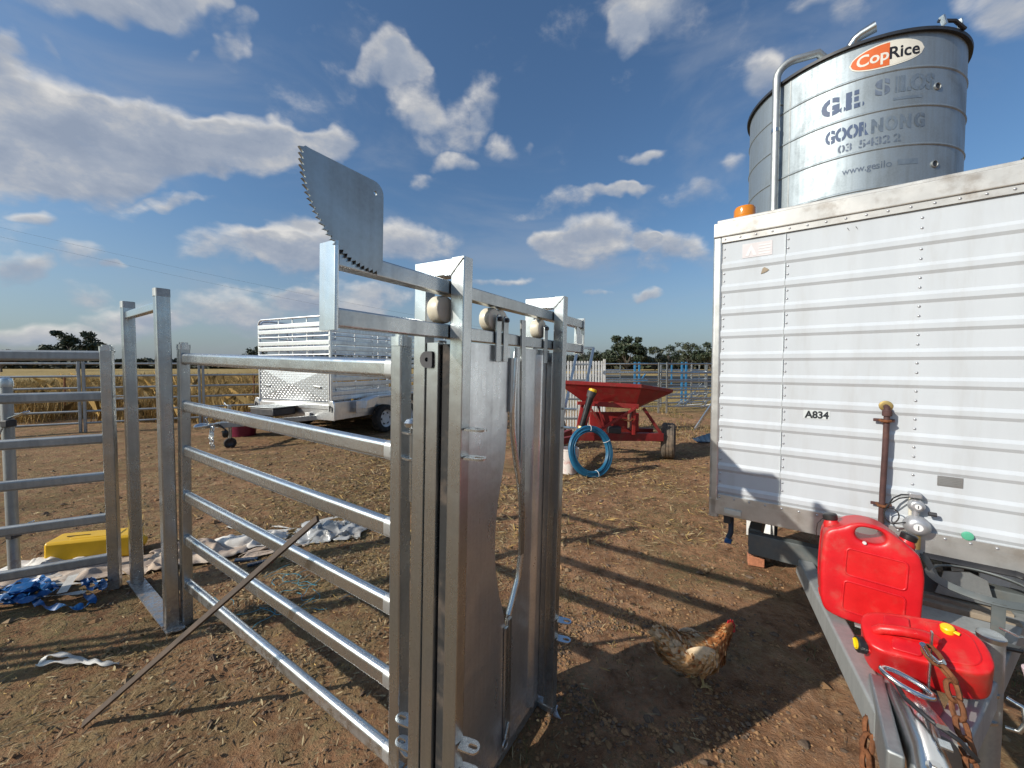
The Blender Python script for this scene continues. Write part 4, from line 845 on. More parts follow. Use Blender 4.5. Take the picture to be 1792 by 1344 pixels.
sh = MB(); sh.tube([(CP[0] - .018, .70, .900), (CP[0] - .030, .69, .875), (CP[0] - .046, .69, .862), (CP[0] - .056, .695, .870)], .006, 8); sh.build('shackle', 'chrome', TR, smooth=60)
# jockey stand on the right drawbar
js = MB(); js.tube([(-.735, .452, .40), (-.742, .432, .835)], .0255, 18); jo = js.build('jockey_stand', 'galv_dull', TR, smooth=60)
MB().tube([(-.733, .456, .10), (-.735, .452, .42)], .019, 14).build('inner_leg', 'galv', jo, smooth=60)
wheel(jo, (-.733, .456, .085), (.6, 1, 0), .085, .06, .04, rimmat='dark_steel', lugs=0, name='jockey_wheel')
MB().lathe([(.027, 0), (.028, .012), (.020, .018)], (-.742, .432, .833), (0, 0, 1), 18).build('stand_cap', 'galv', jo)
for z in (.70, .625): MB().plate((-.70, .47, z), (-.7, -.4, 0), (.4, -.7, 0), .06, .05, .008).build('clamp_ear', 'galv', jo)
MB().box((-.690, .475, .715), (.040, .05, .075), Matrix.Rotation(R(35), 3, 'Z')).build('clamp', 'galv_bright', jo, bevel=.005)
MB().lathe([(.011, 0), (.011, .01), (.004, .012)], (-.70, .505, .665), (0, 1, 0), 8).build('bolt', 'galv_bright', jo)
MB().tube([(-.77, .44, .69), (-.795, .45, .685), (-.800, .455, .65), (-.790, .455, .62), (-.768, .45, .615)], .006, 8).build('crank_handle', 'galv', jo, smooth=60)
MB().bar((-.68, .47, .735), (-.72, .47, .735), .03, .02, (0, 0, 1), .003).build('clamp_top', 'rust', jo)

# amber beacon on the roof corner
bc = thing('beacon_light', 'amber beacon light on the trailer roof corner', 'beacon', TR.matrix_world @ V(-.085, -.14, 2.252))
MB().lathe([(.050, 0), (.050, .008)], n=24).build('base', 'black_plastic', bc)
MB().lathe([(.047, .008), (.048, .036), (.0455, .039), (.0465, .042), (.046, .072), (.040, .084), (.022, .090)], n=28).build('lens', 'amber_glass', bc)
# half brick chocking the trailer wheel
bk = MB(); bk.box((0, 0, .038), (.11, .075, .076)); bo = bk.build('brick', 'brick_clay', None, bevel=.006); bo.location = (1.925, 2.95, 0.0); bo.rotation_euler = (0, 0, R(-25))
tag(bo, 'broken orange house brick on the ground by the trailer wheel', 'brick')
# ------------------------------------------------------------------ jerry cans
def resample(poly, m):
    pts = [V(*p) for p in poly]; k = len(pts); L = [(pts[(i + 1) % k] - pts[i]).length for i in range(k)]; tot = sum(L); out = []; i = 0; acc_ = 0.0
    for j in range(m):
        d_ = tot * j / m
        while acc_ + L[i] < d_ - 1e-9: acc_ += L[i]; i += 1
        out.append(pts[i].lerp(pts[(i + 1) % k], (d_ - acc_) / max(L[i], 1e-9)))
    return out
def curve_solid(outline, holes, half, bev, name, m=72):
    """closed outline (with holes) made into a slab -> mesh data (rounded later by remeshing)"""
    bm = bmesh.new(); rings = []
    for hi, (poly, mm) in enumerate([(outline, m)] + [(h_, 36) for h_ in holes]):
        P = resample(poly, mm); rings.append(([bm.verts.new((p.x, p.y, half)) for p in P], [bm.verts.new((p.x, p.y, -half)) for p in P]))
        A_, B_ = rings[-1]
        for i in range(mm): bm.faces.new((A_[i], A_[(i + 1) % mm], B_[(i + 1) % mm], B_[i]))
    for w_ in (0, 1):
        es = [bm.edges.get((r_[w_][i], r_[w_][(i + 1) % len(r_[w_])])) for r_ in rings for i in range(len(r_[w_]))]
        bmesh.ops.triangle_fill(bm, use_beauty=True, edges=es)
    bmesh.ops.recalc_face_normals(bm, faces=bm.faces); me = bpy.data.meshes.new(name); bm.to_mesh(me); bm.free(); return me
def rounded(poly, r, k=5):
    out = []; m = len(poly)
    for i in range(m):
        p0, p1, p2 = V(*poly[i - 1]), V(*poly[i]), V(*poly[(i + 1) % m]); rr = r[i] if hasattr(r, '__len__') else r
        a = p1 + (p0 - p1).normalized() * rr; b_ = p1 + (p2 - p1).normalized() * rr
        for j in range(k + 1): f = j / k; out.append(tuple(((1 - f) ** 2 * a + 2 * f * (1 - f) * p1 + f * f * b_)[:2]))
    return out
def solid(me, mat, name, parent, M=None):
    if M is not None: me.transform(M)
    me.materials.clear(); me.materials.append(MATS[mat]); me.shade_smooth(); o = link(name, me, parent)
    r_ = o.modifiers.new('round', 'REMESH'); r_.mode = 'VOXEL'; r_.voxel_size = .0045; r_.use_smooth_shade = True
    s_ = o.modifiers.new('soften', 'SMOOTH'); s_.factor = .5; s_.iterations = 34; return o
TOXZ = Matrix(((1, 0, 0, 0), (0, 0, -1, 0), (0, 1, 0, 0), (0, 0, 0, 1)))     # outline (x,y) -> (x,z), thickness along y
def facing(o, yaw): return frame(o, yaw)
c1 = thing('jerry_can', 'tall red jerry can standing upright on the trailer drawbar', 'jerry can', Matrix.Translation((1.165, 1.235, .738)) @ Matrix.Rotation(R(-36), 4, 'Z') @ Matrix.Rotation(R(3), 4, 'Y') @ Matrix.Rotation(R(-6), 4, 'X') @ Matrix.Scale(.92, 4))
out1 = rounded([(-.125, .03), (-.098, 0), (.118, 0), (.130, .02), (.132, .25), (.105, .300), (.062, .322), (.030, .352), (-.050, .352), (-.083, .318), (-.132, .300), (-.135, .16)], [.03, .03, .03, .03, .05, .04, .03, .035, .035, .03, .03, .05])
hol1 = rounded([(-.050, .300), (-.046, .326), (-.034, .336), (.018, .336), (.032, .324), (.034, .300), (.012, .286), (-.034, .286)], .012)
me = curve_solid(out1, [hol1], .075, .030, 'can_body'); solid(me, 'red_plastic', 'body', c1, TOXZ)
for z0, z1 in ((.160, .252), (.035, .138)):
    fr_ = rounded([(-.066, z0), (.088, z0), (.088, z1), (-.066, z1)], .014, 4)
    MB().tube([(x, -.0745, z) for x, z in fr_], .0042, 6, closed=True).build('panel_ridge', 'red_plastic', c1, smooth=70)
    MB().prism(rounded([(-.064, z0 + .002), (.086, z0 + .002), (.086, z1 - .002), (-.064, z1 - .002)], .014, 4), .002, (0, -.0752, 0), (1, 0, 0), (0, 0, 1)).build('recessed_panel', 'red_plastic_b', c1)
for x, z, s, an in ((-.107, .312, 1, -14), (.094, .302, -.9, 14)):
    Rm = Matrix.Rotation(R(an), 3, 'Y'); ax = Rm @ V(0, 0, 1)
    MB().lathe([(.026, -.03), (.025, .0), (.020, .008), (.020, .014)], (x, 0, z), ax, 20).build('neck', 'red_plastic', c1)
    cap_ = MB(); cap_.lathe([(.0215, .012), (.0225, .015), (.0225, .030), (.019, .034), (.008, .035)], (x, 0, z), ax, 22); cap_.build('cap', 'black_plastic', c1, smooth=25)
MB().tube([(p_[0] * 1.004, .0, p_[1] * 1.003) for p_ in out1 if p_[1] < .29], .0016, 5).build('mould_seam', 'red_plastic', c1, smooth=70)
MB().tube([(-.112, .0, .325), (-.135, -.01, .322), (-.148, -.012, .30), (-.150, -.012, .27), (-.146, -.01, .245)], .0016, 5).build('cap_tether', 'black_plastic', c1)
MB().lathe([(.004, 0), (.006, .0), (.005, .004)], (-.022, -.076, .284), (0, -1, 0), 10).build('vent_plug', 'white_plastic', c1)
# second can lying on its back, cap to the left
c2 = thing('jerry_can', 'red jerry can with yellow vent lying on its side over the hitch', 'jerry can',
           Matrix.Translation((1.090, .992, .812)) @ Matrix.Rotation(R(-34), 4, 'Z') @ Matrix.Rotation(R(-7), 4, 'Y') @ Matrix.Rotation(R(26), 4, 'X') @ Matrix.Scale(.69, 4))
out2 = rounded([(-.165, -.055), (-.135, -.088), (.125, -.098), (.178, -.060), (.182, .055), (.120, .098), (-.060, .094), (-.135, .078), (-.165, .045)], [.03, .03, .04, .04, .05, .05, .04, .03, .03])
me = curve_solid(out2, [], .080, .034, 'can_body2'); solid(me, 'red_plastic_b', 'body', c2)
# grip recess with a bridging handle
MB().prism(rounded([(-.100, .010), (-.020, .012), (-.010, .072), (-.086, .066)], .012, 4), .012, (0, 0, .083), (1, 0, 0), (0, 1, 0)).build('upper_recess', 'red_plastic', c2, bevel=.004)
MB().prism(rounded([(-.092, -.070), (-.012, -.078), (.004, -.022), (-.080, -.018)], .012, 4), .008, (0, 0, .083), (1, 0, 0), (0, 1, 0)).build('lower_recess', 'red_plastic', c2, bevel=.003)
MB().tube([(-.125, -.005, .078), (-.105, -.004, .096), (-.05, -.002, .104), (.0, .0, .102), (.035, .002, .088), (.05, .003, .07)], [.017, .018, .018, .018, .020, .02], 14).build('handle', 'red_plastic_b', c2, smooth=70)
MB().prism(rounded([(.040, -.075), (.120, -.070), (.150, -.040), (.150, .040), (.105, .080), (.030, .075)], .02, 4), .010, (0, 0, .080), (1, 0, 0), (0, 1, 0)).build('end_face', 'red_plastic_b', c2, bevel=.004)
MB().lathe([(.027, -.02), (.026, .006)], (-.160, -.045, .030), (-1, -.1, .25), 20).build('neck', 'red_plastic_b', c2)
cp_ = MB(); cp_.lathe([(.030, .004), (.031, .007), (.031, .028), (.027, .032)], (-.160, -.045, .030), (-1, -.1, .25), 24); cpo = cp_.build('cap', 'black_plastic', c2, smooth=20)
ax = V(-1, -.1, .25).normalized()
MB().lathe([(.001, .0315), (.021, .0315), (.021, .0345), (.001, .035)], (-.160, -.045, .030), ax, 22).build('cap_disc', 'yellow_cap', cpo)
MB().box(V(-.160, -.045, .030) + ax * .037, (.006, .038, .005)).build('cap_grip', 'yellow_cap', cpo, bevel=.001)
yc = MB(); yc.lathe([(.019, -.006), (.0195, .012), (.016, .016), (.004, .017)], (.088, .052, .086), (0, .25, 1), 18); yo = yc.build('vent_cap', 'yellow_cap', c2)
MB().box((.106, .040, .094), (.020, .012, .006), Matrix.Rotation(R(-30), 3, 'Z')).build('vent_tab', 'yellow_cap', yo, bevel=.002)
# pink plastic cup thing behind the jockey stand
pk = thing('plastic_fitting', 'small pale pink plastic fitting at the right picture edge', 'fitting', TR.matrix_world @ V(-.835, .40, .735))
MB().lathe([(.024, 0), (.026, .014), (.022, .016), (.028, .018), (.030, .030), (.022, .034)], n=20).build('body', 'pink_plastic', pk)
MB().lathe([(.004, .0335), (.020, .0345), (.018, .037)], n=20).build('cap', 'white_plastic', pk)

# ------------------------------------------------------------------ silo
SR, SH = 1.5, 6.56; SX, SY = 6.25, 7.33
SI = thing('grain_silo', 'tall galvanised grain silo with stencilled lettering behind the box trailer', 'silo', (SX, SY, 0))
a0 = math.atan2(-SY, -SX)                     # bearing from the silo axis to the viewing side
def cylp(x, z, r):                            # point on the wall: x metres to the right of the viewing side
    a = a0 + x / SR; return (r * math.cos(a), r * math.sin(a), z)
bands = [1.95, 2.53, 3.12, 3.72, 4.31, 4.90, 5.47, 6.03]
zs = [1.35] + bands + [SH]
for k in range(len(zs) - 1):
    b = MB(); b.lathe([(SR, zs[k] + .022), (SR, zs[k + 1] - .022)], n=96); b.f = b.f[:-2]; b.mi = b.mi[:-2]; b.build('wall_ring', 'silo_steel', SI, smooth=60)
for z in bands:
    b = MB(); b.lathe([(SR, z - .022), (SR + .010, z - .012), (SR + .015, z), (SR + .010, z + .012), (SR, z + .022)], n=96); b.f = b.f[:-2]; b.mi = b.mi[:-2]; b.build('rolled_rib', 'silo_rib', SI, smooth=60)
b = MB(); b.lathe([(SR + .002, SH - .02), (SR + .05, SH - .03), (SR + .055, SH + .012), (SR + .01, SH + .022)], n=96); b.build('rim', 'rim_dark', SI, smooth=50)
b = MB(); b.lathe([(SR, SH + .02), (SR * .6, SH + .30), (.30, SH + .50), (.30, SH + .56)], n=64); b.build('roof', 'silo_steel', SI, smooth=20)
b = MB(); b.lathe([(SR, 1.37), (.25, .45), (.25, .35)], n=64); b.build('hopper_cone', 'silo_steel', SI, smooth=20)
for k in range(8):
    a = 2 * math.pi * k / 8 + .2; MB().tube([(SR * .99 * math.cos(a), SR * .99 * math.sin(a), -.05), (SR * .99 * math.cos(a), SR * .99 * math.sin(a), 2.0)], .05, 10).build('leg', 'galv_dull', SI)
sm = MB()
x0 = -.74; sm.grid([[cylp(x0 - .012, z, SR + .004) for z in (1.4, SH - .03)], [cylp(x0 + .012, z, SR + .004) for z in (1.4, SH - .03)]]); sm.build('pipe_shadow_strip', 'galv_dull', SI)  # thin dull strip putting the fill pipe's cast shadow into the colour
# fill pipe up the left side of the wall, elbow over the rim
p = [cylp(-.90, 1.2, SR + .12), cylp(-.90, 6.62, SR + .12)]
for f in np.linspace(0, 1, 7): p.append(cylp(-.90 + .20 * (1 - math.cos(f * 1.5)), 6.62 + .26 * math.sin(f * 1.5), SR + .12 - .22 * (1 - math.cos(f * 1.5))))
p += [cylp(-.45, 6.90, 1.20), cylp(-.36, 6.80, 1.08)]; fp = MB(); fp.tube(p, .062, 16); fpo = fp.build('fill_pipe', 'galv_dull', SI, smooth=60)
b = MB(); b.tube([cylp(-.90, 5.70, SR + .12), cylp(-.90, 5.76, SR + .12)], .068, 16); b.build('pipe_joint', 'galv', fpo)
for z in (2.4, 4.2, 6.2): MB().bar(cylp(-.90, z, SR), cylp(-.90, z, SR + .12), .04, .01, (0, 0, 1), .002).build('pipe_bracket', 'galv_dull', fpo)
MB().tube([cylp(-.9, SH + .02, SR * .95), cylp(-.6, SH + .30, SR * .55)], .014, 6).build('roof_ladder_rail', 'galv_dull', SI)
MB().tube([cylp(-1.05, SH + .02, SR * .98), cylp(-.80, SH + .50, SR * .50)], .014, 6).build('roof_ladder_rail', 'galv_dull', SI)
# vent cowl on the roof
vp = V(*cylp(.10, SH + .16, .95)); rt_ = V(-math.sin(a0), math.cos(a0), 0)
b = MB(); b.tube([vp, vp + V(0, 0, .20), vp + V(0, 0, .27) + rt_ * .05, vp + V(0, 0, .31) + rt_ * .12, vp + V(0, 0, .35) + rt_ * .30], [.065, .065, .07, .075, .085], 18, cap=False); vo = b.build('vent_cowl', 'galv', SI, smooth=60)
b = MB(); b.lathe([(.082, 0), (.004, -.002)], vp + V(0, 0, .346) + rt_ * .29, (rt_ + V(0, 0, .13)), 18); b.build('cowl_mouth', 'rim_dark', vo)
b = MB(); b.tube([vp + rt_ * x + V(0, 0, .16 - .35 * (x - .05) ** 2) - V(0, 0, .03) for x in np.linspace(-.65, .75, 14)], .018, 6); b.build('roof_hoop', 'galv_dull', SI)
for x in (1.18, 1.50):
    q = V(*cylp(x, SH + .02, SR + .04)); MB().box(q + V(0, 0, .08), (.06, .03, .14), Matrix.Rotation(a0 + x / SR, 3, 'Z') @ Matrix.Rotation(R(25), 3, 'X')).build('lid_clamp', 'galv_bright', SI)
MB().tube([cylp(1.15, SH + .13, SR), cylp(1.35, SH + .10, SR + .06), cylp(1.55, SH + .02, SR + .07)], .025, 8).build('lid_arm', 'rim_dark', SI)
for z in (5.74, 4.60):
    q = V(*cylp(1.17, z, SR)); nrm = V(math.cos(a0 + 1.17 / SR), math.sin(a0 + 1.17 / SR), 0)
    MB().lathe([(.055, -.01), (.055, .012), (.045, .018), (.042, .004)], q, nrm, 20).build('sight_port', 'galv_dull', SI)
    MB().lathe([(.041, .005), (.004, .006)], q, nrm, 20).build('port_glass', 'rim_dark', SI)
def wrap(me, x0_, z0_, scale_to=None, r=SR + .004, stencil=0.0, slope=0.0):
    """bend lettering round the wall; `stencil` opens a vertical gap in each letter"""
    co = np.array([v.co[:] for v in me.vertices]); mn, mx = co[:, 0].min(), co[:, 0].max(); s = (scale_to / (mx - mn)) if scale_to else 1.0
    bm = bmesh.new(); bm.from_mesh(me)
    # cut the letters finely so they follow the curve
    for xc in np.linspace(mn, mx, 60)[1:-1]: bmesh.ops.bisect_plane(bm, geom=bm.verts[:] + bm.edges[:] + bm.faces[:], plane_co=(xc, 0, 0), plane_no=(1, 0, 0))
    if stencil:
        # islands = letters; remove a strip through the middle of each
        seen = set(); kill = []
        for f in bm.faces:
            if f.index in seen: continue
            stack = [f]; isl = []
            while stack:
                g = stack.pop()
                if g.index in seen: continue
                seen.add(g.index); isl.append(g)
                for e in g.edges: stack += [h for h in e.link_faces if h.index not in seen]
            xs = [v.co.x for g in isl for v in g.verts]
            if max(xs) - min(xs) < .1 * (me_h := max(v.co.y for g in isl for v in g.verts) + 1e-6): continue
            xm = (min(xs) + max(xs)) / 2 + .04 * (max(xs) - min(xs)); kill.append((isl, xm, stencil))
        for isl, xm, w in kill:
            isl = [g for g in isl if g.is_valid]
            for sg in (-1, 1):
                geom = list({e for g in isl if g.is_valid for e in [g] + list(g.edges) + list(g.verts)})
                res = bmesh.ops.bisect_plane(bm, geom=geom, plane_co=(xm + sg * w / 2, 0, 0), plane_no=(1, 0, 0))
                isl = [g for g in res['geom'] if isinstance(g, bmesh.types.BMFace)]
            dead = [g for g in isl if g.is_valid and abs(g.calc_center_median().x - xm) < w / 2]
            bmesh.ops.delete(bm, geom=dead, context='FACES')
    for v in bm.verts:
        x = (v.co.x - mn) * s; v.co = cylp(x0_ + x, z0_ + v.co.y + slope * x, r)
    bm.to_mesh(me); bm.free(); return me
def sil_text(txt, size, x, z, width, mat, bold=0.0, sten=0.0, slope=0.0, r=SR + .004, sp=1.0, parent=None, name='lettering'):
    me = text_mesh(txt, size, bold, spacing=sp); wrap(me, x, z, width, r, sten, slope); me.materials.clear(); me.materials.append(MATS[mat]); return link(name, me, parent or SI)
sil_text('G.E.', .34, -.28, 5.62, .52, 'silo_ink', .020, .030)
sil_text('S', .30, .36, 5.71, .18, 'silo_ink_mid', .016, .024)
sil_text('ILOS', .30, .60, 5.71, .52, 'silo_ink_ghost', .016, .024)
sil_text('GOOR', .27, -.22, 5.16, .52, 'silo_ink', .014, .022)
sil_text('N', .27, .33, 5.16, .14, 'silo_ink_faded', .014, .022)
sil_text('O', .27, .49, 5.16, .15, 'silo_ink_ghost', .014, .022)
sil_text('N', .27, .67, 5.16, .14, 'silo_ink_ghost', .014, .022)
sil_text('G', .27, .85, 5.16, .145, 'silo_ink_faded', .014, .022)
sil_text('03', .165, -.06, 4.965, .17, 'silo_ink_mid', .004, .012)
sil_text('5432', .165, .19, 4.965, .37, 'silo_ink_mid', .004, .012)
sil_text('2', .165, .60, 4.965, .09, 'silo_ink_faded', .004, .012)
sil_text('www.ge', .15, .0, 4.60, .40, 'silo_ink_mid', .001)
sil_text('silo', .15, .40, 4.60, .19, 'silo_ink_faded', .001)
b = MB(); b.grid([[cylp(x, z, SR + .003) for z in (4.61, 4.69)] for x in np.linspace(.66, .92, 6)]); b.build('faded_paint', 'silo_ink_ghost', SI)
b = MB(); b.grid([[cylp(x, z, SR + .003) for z in (5.58, 5.62)] for x in np.linspace(.58, .95, 6)]); b.build('faded_paint', 'silo_ink_ghost', SI)
def ell(cx, cz, rx, rz, r, mat, lo=-9, hi=9, name='logo', parent=None, skew=.05):
    b = MB(); X = np.linspace(max(-rx, lo), min(rx, hi), 25); P = []
    for x in X:
        h = rz * math.sqrt(max(0, 1 - (x / rx) ** 2)); P.append([cylp(cx + x, cz + t * h + skew * x, r) for t in (-1, -.33, .33, 1)])
    b.grid(P); return b.build(name, mat, parent or SI)
lg = ell(.50, 6.285, .455, .188, SR + .004, 'logo_cream')
ell(.50, 6.285, .435, .168, SR + .006, 'logo_orange', hi=.02, name='logo_half', parent=lg); ell(.50, 6.285, .435, .168, SR + .0055, 'logo_cream', lo=.02, name='logo_half', parent=lg)
sil_text('Cop', .235, .135, 6.195, .375, 'logo_cream', .005, slope=.05, r=SR + .008, parent=lg); sil_text('Rice', .245, .515, 6.205, .375, 'logo_black', .005, slope=.05, r=SR + .008, parent=lg)

# ------------------------------------------------------------------ aluminium stock trailer
ST = thing('stock_trailer', 'silver tandem stock trailer with slatted crate and checker plate front', 'trailer', frame((-3.641, 7.75, 0), 24))
LW, LL = 2.45, 4.2
for y in (.10, LW - .10): MB().bar((.02, y, .80), (.02, y, 2.45), .05, .05, (0, 1, 0), .006).build('corner_post', 'alloy', ST)
for y in (.10, LW - .10): MB().bar((LL - .05, y, .80), (LL - .05, y, 2.45), .05, .05, (0, 1, 0), .006).build('corner_post', 'alloy', ST)
def hrail(z, h, t=.03, thin=False):
    MB().bar((0, .10, z), (0, LW - .10, z), t, h, (0, 0, 1), .010).build('front_slat', 'alloy', ST, smooth=50)
    for y in (.10, LW - .10): MB().bar((.05, y, z), (LL, y, z), t, h, (0, 0, 1), .010).build('side_slat', 'alloy', ST, smooth=50)
for z in (2.42, 2.30, 2.04, 1.92, 1.66, 1.54): hrail(z, .092)
for z in (2.18, 1.79): hrail(z, .03)
for z in (1.28, 1.16, .98, .88):
    for y in (.10, LW - .10): MB().bar((.05, y, z), (LL, y, z), .03, .092, (0, 0, 1), .010).build('side_slat', 'alloy', ST, smooth=50)
b = MB(); b.tube([(0, .10, 2.46), (0, .14, 2.55), (0, .22, 2.585), (0, LW - .22, 2.585), (0, LW - .14, 2.55), (0, LW - .10, 2.46)], .022, 10); b.build('top_hoop', 'alloy', ST, smooth=60)
for y in (.10, LW - .10):
    b = MB(); b.tube([(.02, y, 2.46), (.10, y, 2.55), (.25, y, 2.575), (LL - .2, y, 2.575), (LL - .05, y, 2.46)], .02, 8); b.build('top_hoop', 'alloy', ST, smooth=60)
for y in (.8, 1.25, 1.7): MB().bar((.035, y, 1.5), (.035, y, 2.57), .02, .03, (0, 1, 0), .003).build('front_brace', 'alloy', ST)
for x in np.linspace(.7, LL - .7, 5):
    for y in (.13, LW - .13): MB().bar((x, y, .82), (x, y, 2.56), .03, .02, (0, 1, 0), .003).build('side_brace', 'alloy', ST)
for k in range(4):
    for x in (.5 + .45 * k,): MB().tube([(x + .05 * math.cos(a), .085, 2.47 + .04 * math.sin(a)) for a in np.linspace(0, 3.2, 8)], .008, 6).build('tie_loop', 'alloy', ST)
# checker plate front: four facets pressed to a shallow pyramid, with raised tread bars
cy_, cz_, dp = LW / 2, 1.155, -.045; cor = [(-.002, .125, .815), (-.002, LW - .125, .815), (-.002, LW - .125, 1.50), (-.002, .125, 1.50)]
for k in range(4):
    a_, b_ = V(cor[k]), V(cor[(k + 1) % 4]); c_ = V(dp, cy_, cz_); f_ = MB(); f_.add([a_, b_, c_], [(0, 1, 2)]); pn = f_.build('plate_facet', 'alloy_plate', ST, smooth=0) if 'alloy_plate' in MATS else None
    if pn is None:
        galv('alloy_plate', (0.50, 0.52, 0.53), 0.42, 0.03, 0.15); pn = f_.build('plate_facet', 'alloy_plate', ST, smooth=0)
    nrm = (b_ - a_).cross(c_ - a_).normalized(); nrm = -nrm if nrm.x > 0 else nrm
    tr_ = MB(); st_ = .055
    for iy in range(int(LW / st_)):
        for iz in range(14):
            y, z = .14 + iy * st_, .83 + iz * .049
            # inside this facet?
            def sgn(p, q, r): return (p[1] - r[1]) * (q[2] - r[2]) - (q[1] - r[1]) * (p[2] - r[2])
            P_ = (0, y, z); s1, s2, s3 = sgn(P_, a_, b_), sgn(P_, b_, c_), sgn(P_, c_, a_)
            if not ((s1 > .004 and s2 > .004 and s3 > .004) or (s1 < -.004 and s2 < -.004 and s3 < -.004)): continue
            x = a_.x - (nrm.y * (y - a_.y) + nrm.z * (z - a_.z)) / nrm.x
            c0 = V(x, y, z) + nrm * .002; an = R(45 if (iy + iz) % 2 else -45); u_ = V(0, math.cos(an), math.sin(an)); u_ = (u_ - nrm * u_.dot(nrm)).normalized(); w_ = nrm.cross(u_)
            tr_.add([c0 - u_ * .024, c0 - w_ * .009, c0 + u_ * .024, c0 + w_ * .009, c0 + nrm * .006], [(0, 1, 4), (1, 2, 4), (2, 3, 4), (3, 0, 4)])
    if tr_.f: t2 = tr_.build('tread_bars', 'alloy', pn, smooth=0); t2['kind'] = 'stuff'
for y in (.125, LW - .125): MB().bar((-.012, y, .80), (-.012, y, 1.51), .02, .03, (0, 1, 0), .003).build('plate_edge', 'alloy', ST)
for y in (.45, LW - .40):
    MB().bar((-.03, y - .10, 1.10), (-.03, y + .10, 1.12), .02, .04, (0, 0, 1), .006).build('grab_handle', 'galv_bright', ST)
# tray
b = MB(); P = [[(x, y, z) for x, z in ((-.0, .80), (-.0, .755), (-.03, .74), (-.03, .66), (-.005, .64), (-.005, .43))] for y in (.03, LW - .03)]; b.grid(P); b.build('tray_front', 'alloy', ST, smooth=20)
for y in (0.02, LW - .02): MB().box((LL / 2, y, .615), (LL, .035, .37)).build('tray_side', 'alloy', ST, bevel=.006)
MB().box((LL / 2, LW / 2, .50), (LL - .04, LW - .08, .05)).build('floor', 'galv_dull', ST)
MB().box((LL - .02, LW / 2, .615), (.03, LW - .06, .37)).build('tray_back', 'alloy', ST)
for y in (.04, LW - .04):
    b = MB(); b.prism([(y - .085, .43), (y + .085, .43), (y + .085, .74), (y + .045, .83), (y - .045, .83), (y - .085, .74)], .03, (-.022, 0, 0), (0, 1, 0), (0, 0, 1)); tb = b.build('corner_gusset', 'alloy', ST, bevel=.006)
    MB().tube([(-.045, y - .03, .60), (-.05, y - .03, .70), (-.05, y + .03, .74), (-.045, y + .04, .62)], .009, 6).build('latch', 'dark_steel', tb)
# mudguards and tandem wheels
for y, s in ((-.02, -1), (LW + .02, 1)):
    for x in (1.30, 2.04): wheel(ST, (x, y + s * .10, .325), (0, s, 0), .325, .20, .20, rimmat='white_paint', lugs=6)
    b = MB(); b.prism([(.62, .62), (.86, .64), (1.02, .84), (2.34, .84), (2.50, .64), (2.62, .62), (2.60, .80), (2.40, .875), (.98, .875), (.64, .80)], .24, (0, y + s * .11, 0), (1, 0, 0), (0, 0, 1)); b.build('mudguard', 'alloy', ST, bevel=.008)
    MB().box((.62, y + s * .1, .67), (.30, .03, .26)).build('guard_apron', 'alloy', ST, bevel=.005)
MB().bar((1.30, .0, .325), (1.30, LW, .325), .05, .05, (0, 0, 1)).build('axle', 'dark_steel', ST); MB().bar((2.04, .0, .325), (2.04, LW, .325), .05, .05, (0, 0, 1)).build('axle', 'dark_steel', ST)
# drawbar and fittings
cpx, cpy = -1.68, LW / 2 + .08
for y in (.45, LW - .45): MB().bar((.2, y, .46), (cpx + .25, cpy + (.05 if y > 1 else -.05), .46), .05, .10, (0, 0, 1), .006).build('drawbar', 'galv_dull', ST)
MB().bar((cpx + .05, cpy, .47), (cpx + .45, cpy, .47), .09, .07, (0, 0, 1), .01).build('hitch_neck', 'galv', ST)
b = MB(); b.lathe([(.02, -.14), (.05, -.10), (.06, -.02), (.055, .05), (.03, .10)], (cpx, cpy, .48), (1, 0, 0), 14); b.build('coupling', 'galv_bright', ST)
MB().tube([(cpx + .08, cpy - .02, .53), (cpx + .02, cpy - .05, .62), (cpx + .12, cpy - .02, .66), (cpx + .2, cpy, .58)], .014, 8).build('hitch_handle', 'galv_bright', ST)
for k in range(2): chain(ST, [(cpx + .10, cpy - .06 - .06 * k, .45), (cpx + .06, cpy - .09 - .07 * k, .25), (cpx + .08, cpy - .10 - .07 * k, .06)], 'safety_chain', 'galv_bright', .075, .028, .009)
MB().tube([(cpx + .2, cpy - .08, .5), (cpx + .3, cpy - .16, .36), (cpx + .32, cpy - .15, .24), (cpx + .25, cpy - .10, .36)], .014, 6).build('brake_cable', 'black_plastic', ST)
MB().lathe([(.03, 0), (.05, .04), (.05, .10), (.03, .13)], (cpx + .28, cpy - .15, .24), (0, 0, 1), 10).build('plug', 'black_plastic', ST)
jw = MB(); jw.tube([(-1.25, cpy - .02, .18), (-1.25, cpy - .02, .80)], .032, 12); jwo = jw.build('jockey_leg', 'galv', ST)
wheel(jwo, (-1.25, cpy - .02, .10), (.5, 1, 0), .10, .07, .05, rimmat='dark_steel', lugs=0, name='jockey_wheel')
MB().tube([(-1.25, cpy, .80), (-1.25, cpy + .1, .82), (-1.25, cpy + .14, .86)], .012, 6).build('crank', 'galv', jwo)
MB().box((-.30, 1.45, .60), (.50, .75, .17)).build('water_tank', 'dark_steel', ST, bevel=.03)
MB().box((-.30, 1.45, .695), (.54, .80, .02)).build('tank_lid', 'galv_dull', ST, bevel=.01)
MB().box((-.05, .70, .52), (.05, .14, .10)).build('reflector_block', 'white_plastic', ST, bevel=.01)
# maroon tub behind the drawbar
tb = thing('plastic_tub', 'maroon plastic tub with purple lid behind the stock trailer coupling', 'tub', (-5.95, 8.35, 0))
MB().lathe([(.20, 0), (.24, .02), (.29, .42), (.30, .44), (.28, .45)], n=24).build('tub', 'maroon_plastic', tb); MB().lathe([(.30, .45), (.30, .48), (.05, .53)], n=24).build('lid', 'purple_plastic', tb)

